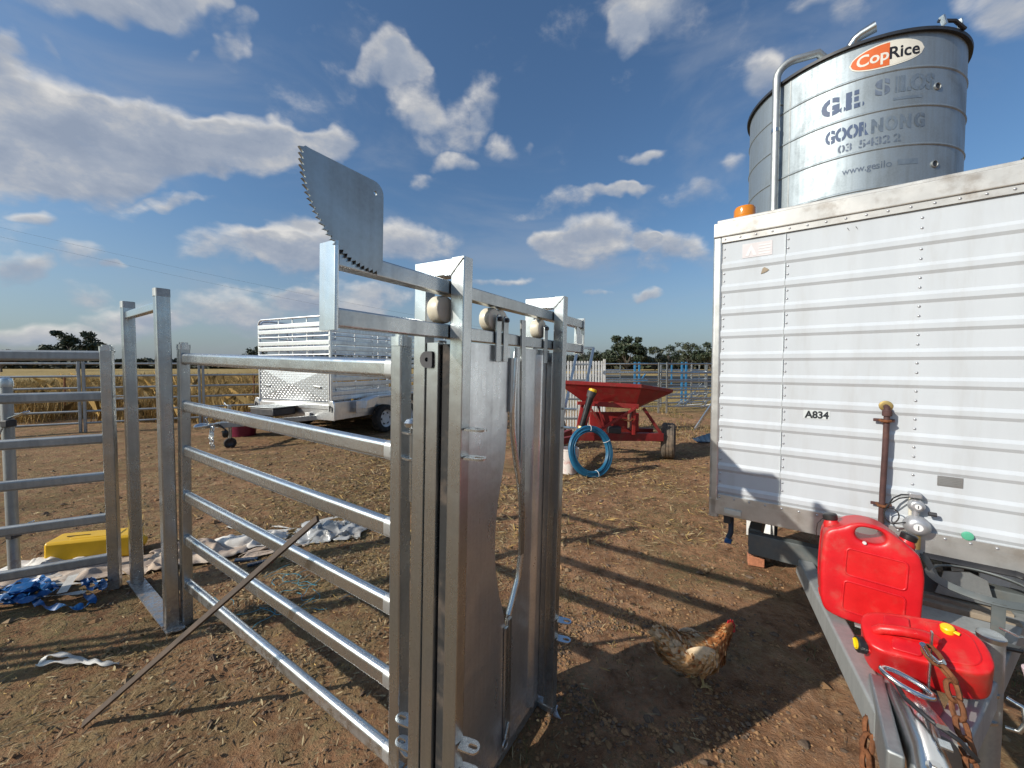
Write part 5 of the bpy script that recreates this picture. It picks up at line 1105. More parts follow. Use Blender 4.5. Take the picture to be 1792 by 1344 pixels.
# ------------------------------------------------------------------ red spreader
SP = thing('spreader', 'faded red trailed spreader with tapered hopper and one bald tyre showing', 'spreader', (1.9, 6.1, 0))
def s(*p): return V(p[0] - 1.9, p[1] - 6.1, p[2])
A, B, C, Dv = s(.72, 6.0, 1.335), s(2.01, 5.9, 1.272), s(2.77, 6.55, 1.150), s(1.48, 6.75, 1.24)
bA, bB, bC, bD = s(1.22, 6.12, .93), s(1.99, 6.08, .90), s(2.12, 6.42, .84), s(1.35, 6.46, .88)
rimh = V(0, 0, -.055)
h = MB(); q = [A, B, C, Dv]; qb = [bA, bB, bC, bD]
for k in range(4):
    pn = MB(); a1, a2, b1, b2 = q[k] + rimh, q[(k + 1) % 4] + rimh, qb[k], qb[(k + 1) % 4]
    inw = (a2 - a1).cross(b1 - a1).normalized() * .008
    pn.add([a1, a2, b2, b1, a1 + inw, a2 + inw, b2 + inw, b1 + inw], [(0, 1, 2, 3), (7, 6, 5, 4), (0, 4, 5, 1), (2, 6, 7, 3)]); pn.build('hopper_panel', 'red_paint', SP, smooth=0)
    MB().bar(q[k] + rimh * .5, q[(k + 1) % 4] + rimh * .5, .022, .058, (0, 0, 1), .005).build('hopper_rim', 'red_paint', SP)
h = MB(); h.add([bA, bB, bC, bD], [(0, 1, 2, 3)]); h.build('hopper_floor', 'red_paint_dark', SP, smooth=0)
def sb(p0, p1, w, hh, name, mat='red_paint', side=(0, 0, 1)): return MB().bar(s(*p0), s(*p1), w, hh, side, .005).build(name, mat, SP)
sb((1.18, 6.02, .965), (2.0, 6.0, .915), .05, .075, 'hopper_bearer'); sb((1.30, 6.50, .95), (2.12, 6.48, .90), .05, .075, 'hopper_bearer')
sb((1.06, 6.10, .42), (2.46, 6.16, .40), .06, .13, 'chassis_beam', 'red_paint_dark'); sb((1.2, 6.6, .42), (2.46, 6.62, .40), .06, .13, 'chassis_beam', 'red_paint_dark')
sb((1.94, 6.02, .90), (1.945, 6.06, .46), .05, .05, 'upright', side=(0, 1, 0)); sb((1.30, 6.0, .48), (1.96, 5.99, .90), .04, .04, 'brace')
sb((2.14, 6.16, .87), (2.42, 6.15, .46), .045, .045, 'upright', 'red_paint_dark', (0, 1, 0)); sb((1.40, 6.2, .95), (1.52, 6.2, .50), .03, .03, 'brace', 'red_paint_dark', (0, 1, 0)); sb((1.30, 6.2, .85), (1.48, 6.2, .55), .03, .03, 'brace', 'red_paint_dark', (0, 1, 0))
MB().box(s(1.60, 6.28, .66), (.62, .06, .27)).build('drive_guard', 'red_paint', SP, bevel=.006); MB().box(s(2.02, 6.26, .64), (.10, .20, .30)).build('gear_housing', 'red_paint', SP, bevel=.012)
MB().box(s(1.66, 6.16, .515), (.22, .14, .13)).build('gearbox', 'dark_steel', SP, bevel=.03)
sb((1.10, 5.86, .50), (1.24, 5.92, 1.02), .07, .05, 'mast', side=(1, 0, 0)); sb((1.00, 5.9, .44), (1.12, 5.98, .98), .05, .05, 'mast', side=(1, 0, 0)); sb((1.02, 5.9, .98), (1.24, 5.92, .98), .05, .05, 'mast_head')
sb((1.22, 5.90, 1.02), (1.24, 5.88, 1.15), .06, .06, 'pto_hook', side=(0, 1, 0)); sb((1.02, 5.95, .42), (.35, 5.3, .44), .07, .10, 'drawbar', 'red_paint_dark'); sb((1.0, 6.5, .42), (.40, 5.4, .44), .07, .10, 'drawbar', 'red_paint_dark')
# drive shaft propped on the mast
ps = MB(); ps.tube([s(1.065, 5.78, .63), s(1.20, 5.78, 1.10)], [.040, .052], 14); pso = ps.build('drive_shaft', 'black_plastic', SP)
MB().tube([s(1.19, 5.78, 1.08), s(1.225, 5.78, 1.17)], [.06, .075], 14).build('shaft_collar', 'dark_steel', pso)
for p_, d_ in (((1.228, 5.78, 1.175), (.3, 0, 1)), ((1.062, 5.78, .62), (-.3, 0, -1))): MB().lathe([(.055, -.02), (.065, 0), (.060, .03), (.035, .04)], s(*p_), d_, 16).build('shaft_end', 'yellow_plastic' if p_[2] > 1 else 'brass', pso)
wheel(SP, s(2.66, 6.42, .29), (.90, -.42, 0), .30, .215, .15, 'tyre_worn', 'red_paint_dark', 4)
wheel(SP, s(.85, 7.2, .29), (-.90, .42, 0), .30, .215, .15, 'tyre_worn', 'red_paint_dark', 4)
MB().bar(s(2.66, 6.42, .29), s(.85, 7.2, .29), .06, .06, (0, 0, 1)).build('axle', 'red_paint_dark', SP)
chain(SP, [s(1.72, 5.99, .72), s(1.85, 5.98, .69), s(1.95, 5.99, .72)], 'chain', 'rust', .05, .02, .006)
MB().tube([s(1.52, 6.0, .98), s(1.60, 6.0, .99), s(1.60, 6.0, .93)], .01, 6).build('slide_lever', 'rust', SP)
# blue poly pipe coil leaning on it
cl = thing('pipe_coil', 'coil of blue poly pipe leaning upright against the red spreader', 'pipe coil', Matrix.Translation((1.13, 5.42, .335)) @ Matrix.Rotation(R(18), 4, 'Z') @ Matrix.Rotation(R(-14), 4, 'X'))
for k in range(15):
    r_ = .270 + .0165 * (k % 5) ; yo = -.030 + .026 * (k // 5); ph = random.random() * 6.28
    MB().tube([((r_ + .005 * math.sin(3 * a + ph)) * math.cos(a), yo + .006 * math.sin(2 * a + ph), (r_ * 1.06 + .005 * math.sin(3 * a + ph)) * math.sin(a)) for a in np.linspace(0, 6.283, 49)[:-1]], .0105, 8, closed=True).build('pipe_turn', 'blue_pipe', cl, smooth=60)
for a in (.4, 1.5, 4.9): MB().tube([(.305 * math.cos(a) + .05 * math.cos(b_) * math.cos(a), .06 * math.sin(b_), .325 * math.sin(a) + .05 * math.cos(b_) * math.sin(a)) for b_ in np.linspace(0, 6.283, 13)[:-1]], .004, 6, closed=True).build('tie', 'white_plastic', cl)
bk2 = thing('bucket', 'stained white plastic bucket standing beside the blue pipe coil', 'bucket', (.835, 5.50, 0))
MB().lathe([(.105, 0), (.110, .01), (.135, .34), (.142, .345), (.142, .365), (.130, .367), (.126, .34), (.10, .03)], n=28).build('pail', 'bucket_plastic', bk2)
MB().tube([(.14 * math.cos(a), -.145 * abs(math.sin(a)) * .6 - .02, .33 - .16 * math.sin(a)) for a in np.linspace(0, 3.14, 14)], .004, 6).build('bail_handle', 'galv_dull', bk2)
MB().box((.06, -.10, .385), (.09, .06, .04)).build('handle_grip', 'white_plastic', bk2, bevel=.01)

# ------------------------------------------------------------------ right background yard
ws = thing('slatted_fence', 'white slatted plastic panel standing behind the red spreader', 'panel', frame((.95, 8.55, 0), 92))
for x in (0, 1.12): MB().bar((x, 0, 0), (x, 0, 1.70), .05, .05, (0, 1, 0), .006).build('post', 'white_plastic', ws)
for x in np.linspace(.06, 1.06, 17): MB().bar((x, 0, .1), (x, 0, 1.66), .022, .036, (1, 0, 0), .004).build('slat', 'white_plastic', ws)
for z in (.14, .38, .62, .86, 1.10, 1.34, 1.60): MB().bar((.03, .026, z), (1.09, .026, z), .02, .06, (0, 0, 1), .004).build('cross_bar', 'white_plastic', ws)
ld = thing('ramp_frame', 'leaning galvanised ladder-shaped frame behind the red hopper', 'frame', (1.75, 7.55, 0))
for x0_, x1_ in ((-.85, -.35), (-.50, -.02)): MB().bar((x0_, 0, 0), (x1_, .55, 1.93), .055, .05, (0, 1, 0), .006).build('stile', 'galv', ld)
for f in (.25, .45, .65, .82): MB().bar((-.85 + .5 * f, .55 * f, 1.93 * f), (-.50 + .48 * f, .55 * f, 1.93 * f), .04, .04, (0, 0, 1), .005).build('rung', 'galv_dull', ld)
MB().bar((-.60, .55, 1.95), (.0, .55, 1.93), .05, .05, (0, 0, 1), .006).build('top_bar', 'galv', ld)
for i_, (x, y, yaw, lb) in enumerate(((2.62, 12.2, 90, 'galvanised panel with round posts behind the red spreader hopper'), (4.98, 12.2, 90, 'galvanised panel beside the slanted prop and blue posts'), (7.16, 12.2, 88, 'galvanised panel disappearing behind the box trailer corner'), (2.0, 17.0, 90, 'far panel left of the blue braced gate'), (6.8, 17.5, 90, 'far panel right of the blue braced gate'), (4.2, 19.5, 88, 'rearmost galvanised panel behind the blue braced gate'), (3.4, 14.2, 96, 'galvanised panel one row behind the spreader hopper'), (6.9, 14.6, 84, 'galvanised panel behind the heap of bent rods'), (2.2, 21.5, 90, 'small distant panel above the slatted white fence'), (8.0, 20.5, 90, 'small distant panel beside the box trailer edge'), (5.1, 13.2, 72, 'angled galvanised panel crossing behind the slanted prop'), (3.0, 18.2, 104, 'angled distant panel left of the blue braced gate'), (9.2, 16.0, 60, 'steeply angled panel at the box trailer corner'))):
    yard_panel('stockyard_fence', lb, 'fence panel', frame((x, y, 0), yaw), 2.1, 1.66, [1.60, 1.31, 1.04, .77, .50, .23], pw=.055, rh=.05, rt=.03, mat='galv', group='panels in the right hand yard', caps=False, far=True)
bg_ = thing('blue_gate', 'blue braced gate frame standing among the galvanised panels', 'gate', (4.85, 15.0, 0))
for x in (0, .17, 1.86, 2.02): MB().bar((x, 0, 0), (x, 0, 1.68), .075, .06, (0, 1, 0), .006).build('post', 'blue_paint', bg_)
for z in (1.62, .95): MB().bar((0, 0, z), (.5, 0, z), .04, .05, (0, 0, 1), .005).build('rail', 'blue_paint', bg_)
MB().bar((.0, .0, .62), (.42, 0, 1.22), .04, .05, (0, 1, 0), .005).build('brace', 'blue_paint', bg_); MB().bar((1.45, .0, 1.6), (1.45, 0, .8), .05, .05, (0, 1, 0), .005).build('drop_bar', 'blue_paint', bg_)
for z in (1.62, 1.25, .9, .55): MB().bar((.5, 0, z), (2.0, 0, z), .03, .045, (0, 0, 1), .005).build('rail', 'galv', bg_)
pr = MB().bar((0, 0, 0), (.75, -.3, 1.42), .055, .055, (0, 1, 0), .006).build('prop_pole', 'galv_bright', None); pr.location = (4.42, 9.15, 0)
tag(pr, 'square galvanised prop slanting up behind the box trailer', 'pole')
b = MB(); P = []
for i_ in range(31): u_ = i_ / 30; P.append([(u_ * .95, .02 * math.sin(i_ * 2.1) + v_ * .22, .05 + v_ * .30 * (u_ + .1)) for v_ in (0, 1)])
b.grid(P); bs_ = b.build('corrugated_sheet', 'blue_sheet', None, smooth=60); bs_.location = (3.66, 7.45, 0); so = bs_.modifiers.new('thick', 'SOLIDIFY'); so.thickness = .004
tag(bs_, 'dark blue corrugated sheet lying at the foot of the box trailer', 'roof sheet')
sc_ = MB(); sc_.box((0, 0, .5), (14, .06, .75)); so_ = sc_.build('shade_cloth', 'shade_cloth', None); so_.location = (9.5, 24, 0); tag(so_, 'long dark shade cloth strung behind the right hand yards', 'shade cloth')
jk = thing('scrap_pile', 'heap of bent galvanised rods behind the slanted prop', 'scrap', (6.4, 13.6, 0))
for k in range(22):
    a = random.uniform(-.5, .9); x = random.uniform(-1.2, 1.4); MB().tube([(x, random.uniform(-.4, .4), random.uniform(.02, .2)), (x + math.cos(a) * .9, random.uniform(-.4, .4), .2 + abs(math.sin(a)) * 1.0)], .012, 5).build('rod', 'galv_bright' if k % 2 else 'galv_dull', jk)
fb = thing('fallen_branch', 'bleached dead branch lying in the dry paddock', 'branch', (-8.4, 15.2, .0))
for p_, r_ in (([(0, 0, .25), (1.2, .1, .5), (2.6, .2, .42), (3.8, .1, .55)], .07), ([(1.2, .1, .5), (1.6, 0, .9), (1.7, -.1, 1.3)], .04), ([(2.6, .2, .42), (3.1, .3, .1), (3.4, .3, 0)], .05), ([(.2, 0, .3), (.1, 0, .9), (-.3, .1, 1.2)], .035), ([(0, 0, .25), (-.4, 0, 0)], .06)):
    MB().tube(p_, [r_ * (1 - .5 * k / (len(p_) - 1)) for k in range(len(p_))], 7).build('limb', 'wood_dead', fb)

# ------------------------------------------------------------------ trees and horizon
def tree(label, x, y, h, w, seed, leaf='leaf_dark', n_=3200, bare=.30, name='gum_tree', group='trees along the horizon', ls=None, flat=.75):
    rg = np.random.default_rng(seed); t = thing(name, label, 'tree', (x, y, 0), group); ls = ls or w * .035
    b = MB(); tops = []
    b.tube([(0, 0, -.2), (w * .01, 0, h * bare * .6), (w * .02 * rg.normal(), 0, h * bare)], [h * .032, h * .026, h * .02], 8)
    k = 9
    for i in range(k):
        a = 6.28 * i / k + rg.normal() * .3; rr = w * .5 * (.35 + .6 * rg.random()); e = h * (bare + .12 + (.86 - bare) * rg.random())
        q = (rr * math.cos(a), rr * math.sin(a), e); tops.append(q); b.tube([(0, 0, h * bare * (.7 + .3 * rg.random())), (q[0] * .45, q[1] * .45, (h * bare + e) / 2 + h * .04), q], [h * .016, h * .01, h * .004], 6)
    b.build('trunk', 'bark', t)
    cl_ = []
    for i in range(30):
        if i < k: c = np.array(tops[i])
        else: a = rg.random() * 6.28; rr = w * .47 * math.sqrt(rg.random()); c = np.array([rr * math.cos(a), rr * math.sin(a), h * (bare + .1) + (h * (.90 - bare)) * (1 - (rr / (w * .5)) ** 2 * .8) * (.35 + .65 * rg.random())])
        cl_.append((c, w * (.07 + .085 * rg.random())))
    idx = rg.integers(0, len(cl_), n_); cc = np.array([cl_[i][0] for i in idx]); rr = np.array([cl_[i][1] for i in idx])
    d = rg.normal(size=(n_, 3)); d /= np.linalg.norm(d, axis=1)[:, None]; pos = cc + d * (rr * rg.random(n_) ** .45)[:, None] * np.array([1.15, 1.15, flat])
    u = rg.normal(size=(n_, 3)); u /= np.linalg.norm(u, axis=1)[:, None]; v = np.cross(u, rg.normal(size=(n_, 3))); v /= np.linalg.norm(v, axis=1)[:, None]
    s_ = (ls * (.5 + rg.random(n_)))[:, None]; P = np.stack([pos - u * s_, pos - v * s_ * .45, pos + u * s_, pos + v * s_ * .45], 1)
    quads_obj('crown', P, [leaf, 'leaf_olive'], rg.integers(0, 3, n_) // 2, parent=t); return t
def at(px, Y): return (px - 896) / 665 * Y
tree('broad dark gum tree standing alone above the left panel', at(135, 95), 95, 9.6, 11.5, 1, 'leaf_dark', 5200, .18)
tree('small rusty coloured tree at the far left picture edge', at(2, 80), 80, 6.0, 5.2, 2, 'leaf_rust', 1500, .15)
tree('dark tree showing beside the stock trailer crate', at(452, 110), 110, 6.8, 8.5, 3, 'leaf_dark', 1800, .1)
tree('tallest spreading gum tree behind the right hand yards', at(1096, 100), 100, 8.6, 11.5, 4, 'leaf_dark', 5200, .12)
tree('round gum tree just right of the tallest one', at(1146, 105), 105, 6.6, 7.8, 5, 'leaf_olive', 2600, .1)
tree('slim gum tree third from the tallest', at(1172, 108), 108, 7.4, 5.6, 6, 'leaf_dark', 2200, .12)
tree('open gum tree near the box trailer corner', at(1206, 104), 104, 7.4, 7.2, 7, 'leaf_olive', 2600, .15)
tree('gum tree partly hidden by the box trailer corner', at(1243, 100), 100, 7.9, 9.0, 8, 'leaf_dark', 3200, .12)
tree('low tree left of the tallest gum, behind the ladder frame', at(1050, 112), 112, 6.2, 6.5, 9, 'leaf_dark', 1800, .1)
tree('distant tree between the slatted panel and the bail', at(1024, 118), 118, 5.6, 5.6, 10, 'leaf_dark', 1400, .1)
tree('tall gum tree peeping over the box trailer roof on the right', 35.5, 25.5, 16.0, 5.0, 12, 'leaf_olive', 3600, .35, ls=.14)
for nm, lb, x0_, x1_, Y, hh, n_, lf in (('far_scrub', 'dark line of distant scrub along the left horizon', -240, 10, 150, 5.4, 13000, 'scrub'), ('far_scrub', 'dark line of distant scrub along the right horizon', 15, 150, 140, 6.0, 9000, 'scrub')):
    x = RNG.uniform(x0_, x1_, n_); y = Y + RNG.uniform(-12, 12, n_); z = hh * (.35 + .65 * vnoise(x * .10, y * .02, 77)) * RNG.random(n_) ** .6
    u = RNG.normal(size=(n_, 3)); u /= np.linalg.norm(u, axis=1)[:, None]; v = np.cross(u, RNG.normal(size=(n_, 3))); v /= np.linalg.norm(v, axis=1)[:, None]
    p_ = np.stack([x, y, z], -1); s_ = RNG.uniform(.6, 1.5, n_)[:, None]; o = quads_obj(nm, np.stack([p_ - u * s_, p_ - v * s_ * .6, p_ + u * s_, p_ + v * s_ * .6], 1), [lf, 'leaf_olive'], RNG.integers(0, 5, n_) // 4); tag(o, lb, 'scrub', kind='stuff')
# power line in the left sky
pw = thing('power_line', 'two thin power wires sagging across the left sky', 'power line', (-46, 36, 0))
for dz in (0, 1.0): MB().tube([(-30 + 75 * f, 18 * f, 19.3 + dz - 15 * f + 4.0 * (f - .5) ** 2) for f in np.linspace(0, 1, 30)], .009, 4).build('wire', 'black_paint', pw)

# ------------------------------------------------------------------ hen
HN = thing('hen', 'ginger and buff hen standing in the shadow between the bail and the trailer', 'hen', Matrix.Translation((.905, 1.835, float(gz(.905, 1.835)))) @ Matrix.Rotation(R(8), 4, 'Z'))
spine = [(-.195, .275, .012, .020), (-.178, .262, .022, .040), (-.150, .232, .036, .058), (-.115, .198, .052, .068), (-.075, .172, .064, .076), (-.03, .156, .074, .083), (.02, .152, .076, .084),
         (.065, .160, .070, .078), (.098, .180, .056, .064), (.124, .204, .043, .048), (.147, .230, .032, .035), (.168, .253, .025, .027), (.184, .269, .021, .023), (.200, .277, .018, .019), (.214, .276, .011, .011), (.221, .275, .005, .005)]
hb = MB(); rows = []; NS = 20
for i, (x, z, ry, rz) in enumerate(spine):
    a = spine[max(i - 1, 0)]; b = spine[min(i + 1, len(spine) - 1)]; t = V(b[0] - a[0], 0, b[1] - a[1]).normalized(); up_ = V(-t.z, 0, t.x)
    if up_.z < 0: up_ = -up_
    rows.append([V(x, 0, z) + V(0, 1, 0) * ry * math.cos(q) + up_ * rz * math.sin(q) * (1.0 if math.sin(q) > 0 else 1.08) for q in np.linspace(0, 2 * math.pi, NS + 1)[:-1]])
vs = [p for r_ in rows for p in r_]; hb.add(vs, [(i * NS + j, i * NS + (j + 1) % NS, (i + 1) * NS + (j + 1) % NS, (i + 1) * NS + j) for i in range(len(rows) - 1) for j in range(NS)] + [tuple(range(NS)), tuple(range((len(rows) - 1) * NS, len(rows) * NS))])
for y, fx in ((.030, .0), (-.032, .035)):                      # thighs, shanks and toes grow out of the trunk
    hb.tube([(-.005 + fx, y, .12), (-.012 + fx, y * 1.05, .075), (-.018 + fx, y * 1.05, .052)], [.036, .022, .009], 12)
    hb.tube([(-.018 + fx, y * 1.05, .056), (-.006 + fx, y * 1.1, .012)], [.0075, .0062], 10)
    for an in (-32, 0, 32, 180):
        L_ = .042 if an != 180 else .018; hb.tube([(-.006 + fx, y * 1.1, .010), (-.006 + fx + L_ * .6 * math.cos(R(an)), y * 1.1 + L_ * .6 * math.sin(R(an)), .010), (-.006 + fx + L_ * math.cos(R(an)), y * 1.1 + L_ * math.sin(R(an)), .004)], [.0055, .0048, .003], 8)
def hen_mat():
    m = bpy.data.materials.new('hen_plumage'); m.use_nodes = True; t = m.node_tree; t.nodes.clear(); k = NT(t)
    co = k('ShaderNodeTexCoord').outputs['Object']; sx = k('ShaderNodeSeparateXYZ', {0: co}); x, z = sx.outputs[0], sx.outputs[2]
    n1 = k('ShaderNodeTexNoise', {'Vector': co, 'Scale': 38.0, 'Detail': 5.0}).outputs[0]; vo = k('ShaderNodeTexVoronoi', {'Vector': co, 'Scale': 85.0}).outputs[0]
    c = k.ramp(n1, [(.3, (.38, .18, .06)), (.5, (.56, .32, .14)), (.7, (.70, .50, .29))])
    c = k.mix(k.smooth(k.math('ADD', x, k.math('MULTIPLY', n1, .05)), .10, .15), c, (.30, .10, .03))
    c = k.mix(k.smooth(z, .060, .050), c, (.42, .30, .13)); c = k.mix(k.smooth(x, .192, .202), c, (.40, .03, .025)); c = k.mix(k.smooth(x, .210, .213), c, (.45, .33, .16))
    b = k('ShaderNodeBsdfPrincipled', {'Base Color': c, 'Roughness': .8}); t.links.new(k('ShaderNodeBump', {'Height': vo, 'Strength': .5, 'Distance': .004}).outputs[0], b.inputs['Normal'])
    k('ShaderNodeOutputMaterial', {0: b.outputs[0]}); MATS['hen_plumage'] = m
hen_mat(); body = hb.build('body', 'hen_plumage', HN, smooth=180)
rm = body.modifiers.new('remesh', 'REMESH'); rm.mode = 'VOXEL'; rm.voxel_size = .0042; rm.use_smooth_shade = True
sm_ = body.modifiers.new('smooth', 'SMOOTH'); sm_.factor = .5; sm_.iterations = 3
# overlapping feathers, pointing tailwards
fe = []; fm = []; rgh = np.random.default_rng(5)
for k in range(1500):
    i = rgh.integers(0, len(spine) - 4); j = rgh.integers(0, NS); f = rgh.random(); g = rgh.random()
    p = rows[i][j].lerp(rows[i + 1][j], f).lerp(rows[i][(j + 1) % NS].lerp(rows[i + 1][(j + 1) % NS], f), g)
    c = V(spine[i][0] * (1 - f) + spine[i + 1][0] * f, 0, spine[i][1] * (1 - f) + spine[i + 1][1] * f); nrm = (p - c).normalized()
    t = (rows[i][j] - rows[i + 1][j]).normalized(); t = (t + nrm * rgh.uniform(.10, .35) + V(0, rgh.normal() * .12, rgh.normal() * .12)).normalized(); s_ = nrm.cross(t).normalized()
    L_ = rgh.uniform(.016, .034) * (.75 if i > 8 else 1.15 if i > 2 else 1.5); w_ = L_ * rgh.uniform(.22, .36) * (.6 if i > 8 else 1)
    fe.append([p - nrm * .001, p + t * L_ * .4 + s_ * w_ + nrm * .002, p + t * L_ * .8 + s_ * w_ * .7 + nrm * .003, p + t * L_ + nrm * .002, p + t * L_ * .8 - s_ * w_ * .7 + nrm * .003, p + t * L_ * .4 - s_ * w_ + nrm * .002])
    fm.append((0 if rgh.random() < .8 else 1) if i >= 8 else (2 if (rgh.random() < (.62 if i < 3 or (p.z < .11 and i < 6) else .22)) else (0 if rgh.random() < .22 else 1)))
fo = quads_obj('feathers', np.array([[list(q) for q in r_] for r_ in fe]), ['feather_rust', 'feather_buff', 'feather_cream'], np.array(fm), parent=HN); fo['kind'] = 'stuff'
for k in range(11):                                            # tail fan
    a = R(112 + 7.5 * k - 20); y = (-1) ** k * .012 * (k / 11); b = MB(); L_ = .085 + .012 * math.sin(k * 1.7)
    d_ = V(math.cos(a), y * 4, math.sin(a)).normalized(); o_ = V(-.155, y, .235); s_ = d_.cross(V(0, 1, 0)).normalized()
    P = [[o_ + d_ * L_ * f + s_ * (w_ * .5 * sg) + V(0, .004 * math.sin(f * 3) * (-1) ** k, 0) for sg in (-1, 1)] for f, w_ in ((0, .008), (.35, .022), (.7, .028), (.92, .020), (1, .005))]; b.grid(P)
    b.build('tail_feather', ['feather_cream', 'feather_buff', 'feather_cream', 'feather_rust'][k % 4], HN)
for sg in (-1, 1):
    b = MB(); P = []
    for u in np.linspace(0, 1, 9):
        x = .065 - .17 * u; w_ = .052 * math.sin(math.pi * min(1, u * .85 + .16)) ** .7
        P.append([(x, sg * (.0745 - .012 * abs(u - .4) - .006 * abs(v) - .028 * max(0, u - .55)), .178 + .018 * u + v * w_ ) for v in np.linspace(-1, 1, 6)])
    b.grid(P); w_o = b.build('wing', 'feather_cream', HN, smooth=60); so = w_o.modifiers.new('thick', 'SOLIDIFY'); so.thickness = .005
b = MB(); b.prism([(.174, .286), (.180, .304), (.186, .294), (.193, .307), (.199, .296), (.205, .302), (.210, .286), (.194, .280)], .005, (0, 0, 0), (1, 0, 0), (0, 0, 1)); b.build('comb', 'comb_red', HN)
for y in (-.008, .008): MB().lathe([(.002, 0), (.0075, -.008), (.0085, -.017), (.003, -.024)], (.204, y, .268), (0, 0, 1), 10).build('wattle', 'comb_red', HN)
for y in (-.0175, .0175): MB().lathe([(.001, -.003), (.0034, -.001), (.003, .001), (.001, .0022)], (.196, y, .280), (0, 1 if y > 0 else -1, 0), 10).build('eye', 'eye_dark', HN)
MB().lathe([(.0065, 0), (.0055, .008), (.001, .021)], (.213, 0, .276), (1, 0, -.25), 10).build('beak', 'leg_yellow', HN)

# ------------------------------------------------------------------ things lying about on the left
def crumple(name, label, cat, mat, x, y, rot, lx, ly, hh, seed, fq=3.2, nx=52, ny=40, group=None, thick=.0015):
    """creased sheet lying on the ground, ragged outline"""
    P = []; ca, sa = math.cos(R(rot)), math.sin(R(rot)); U, Wn = np.meshgrid(np.linspace(-1, 1, nx), np.linspace(-1, 1, ny))
    edge = .72 + .5 * vnoise(np.arctan2(Wn, U) * 2.2 + 9, U * 0 + seed, seed); rr = np.maximum(np.abs(U), np.abs(Wn)); k = .55 + .45 * np.minimum(edge, 1.1)
    lxp, lyp = U * lx / 2 * k, Wn * ly / 2 * k; q = np.abs(vnoise(U * fq * .5, Wn * fq * .5, seed + 1) - .5) * 2; q2 = np.abs(vnoise(U * fq * 1.3, Wn * fq * 1.3, seed + 2) - .5) * 2
    z = hh * ((1 - q) ** 1.6 * .95 + (1 - q2) ** 3 * .10) * np.clip(1.25 - rr, 0.05, 1); jx = (vnoise(U * fq, Wn * fq, seed + 4) - .5) * .07; jy = (vnoise(U * fq, Wn * fq, seed + 5) - .5) * .07
    X = x + (lxp + jx) * ca - (lyp + jy) * sa; Y = y + (lxp + jx) * sa + (lyp + jy) * ca; Z = gz(X, Y) + z + .006
    b = MB(); b.grid([[(X[i, j] - x, Y[i, j] - y, Z[i, j]) for j in range(nx)] for i in range(ny)]); o = b.build(name, mat, None, smooth=180); o.location = (x, y, 0)
    so = o.modifiers.new('thick', 'SOLIDIFY'); so.thickness = thick; return tag(o, label, cat, group)
def ribbon(pts, w, lift=0.0, tw=0.0):
    """flat strap along ground points"""
    pts = [V(*p) for p in pts]; b = MB(); P = []
    for i, p in enumerate(pts):
        t = (pts[min(i + 1, len(pts) - 1)] - pts[max(i - 1, 0)]).normalized(); s_ = t.cross(V(0, 0, 1)).normalized(); s_ = (Matrix.Rotation(tw * math.sin(i * .9), 3, t) @ s_)
        P.append([p - s_ * w / 2, p + s_ * w / 2])
    b.grid(P); return b
def smoothpath(pts, k=6):
    pts = [V(*p) for p in pts]; out = []
    for i in range(len(pts) - 1):
        p0, p1, p2, p3 = pts[max(i - 1, 0)], pts[i], pts[i + 1], pts[min(i + 2, len(pts) - 1)]
        for j in range(k): t = j / k; out.append(.5 * ((2 * p1) + (p2 - p0) * t + (2 * p0 - 5 * p1 + 4 * p2 - p3) * t * t + (3 * p1 - p0 - 3 * p2 + p3) * t ** 3))
    return out + [pts[-1]]
crumple('plastic_sheet', 'crumpled white plastic sheet on the ground below the pipe post', 'sheet', 'cloth_white', -3.62, 2.86, 10, .62, .42, .10, 21)
crumple('old_tarp', 'dirty tan tarp bunched under the blue straps', 'tarp', 'cloth_tan', -3.42, 2.78, 22, 1.25, .36, .07, 22)
crumple('feed_bag', 'torn beige bag rumpled behind the doorway frame', 'bag', 'cloth_tan', -2.62, 3.12, 30, .70, .45, .12, 23)
crumple('feed_bag', 'pale torn bag spread between the doorway frame and the gate', 'bag', 'cloth_white', -2.35, 3.30, 15, .62, .30, .09, 24)
crumple('clear_film', 'crinkled clear plastic film on the dirt behind the gate rails', 'film', 'plastic_film', -1.72, 3.52, 8, .62, .40, .10, 25, fq=6)
crumple('rag', 'ragged cloth strip on the dirt in front of the clear film', 'rag', 'cloth_tan', -2.02, 3.22, 35, .50, .16, .05, 26)
for i_, (lb, pts, w_) in enumerate((('long pale strip of torn plastic curving behind the gate', [(-2.75, 3.62, .02), (-2.3, 3.50, .03), (-2.05, 3.58, .02), (-1.75, 3.86, .03), (-1.5, 3.95, .02)], .03),
        ('white cord lying straight behind the lower gate rails', [(-2.32, 3.62, .02), (-2.0, 3.58, .02), (-1.62, 3.62, .025)], .018), ('looped white strip beside the torn bag', [(-2.42, 3.46, .02), (-2.25, 3.30, .05), (-2.05, 3.34, .02), (-2.12, 3.46, .03), (-2.3, 3.44, .02)], .022))):
    p = smoothpath(pts); p = [V(q.x, q.y, q.z + float(gz(q.x, q.y))) for q in p]; b = ribbon(p, w_, tw=.5); o = b.build('plastic_strip', 'webbing', None, smooth=60); tag(o, lb, 'strip')
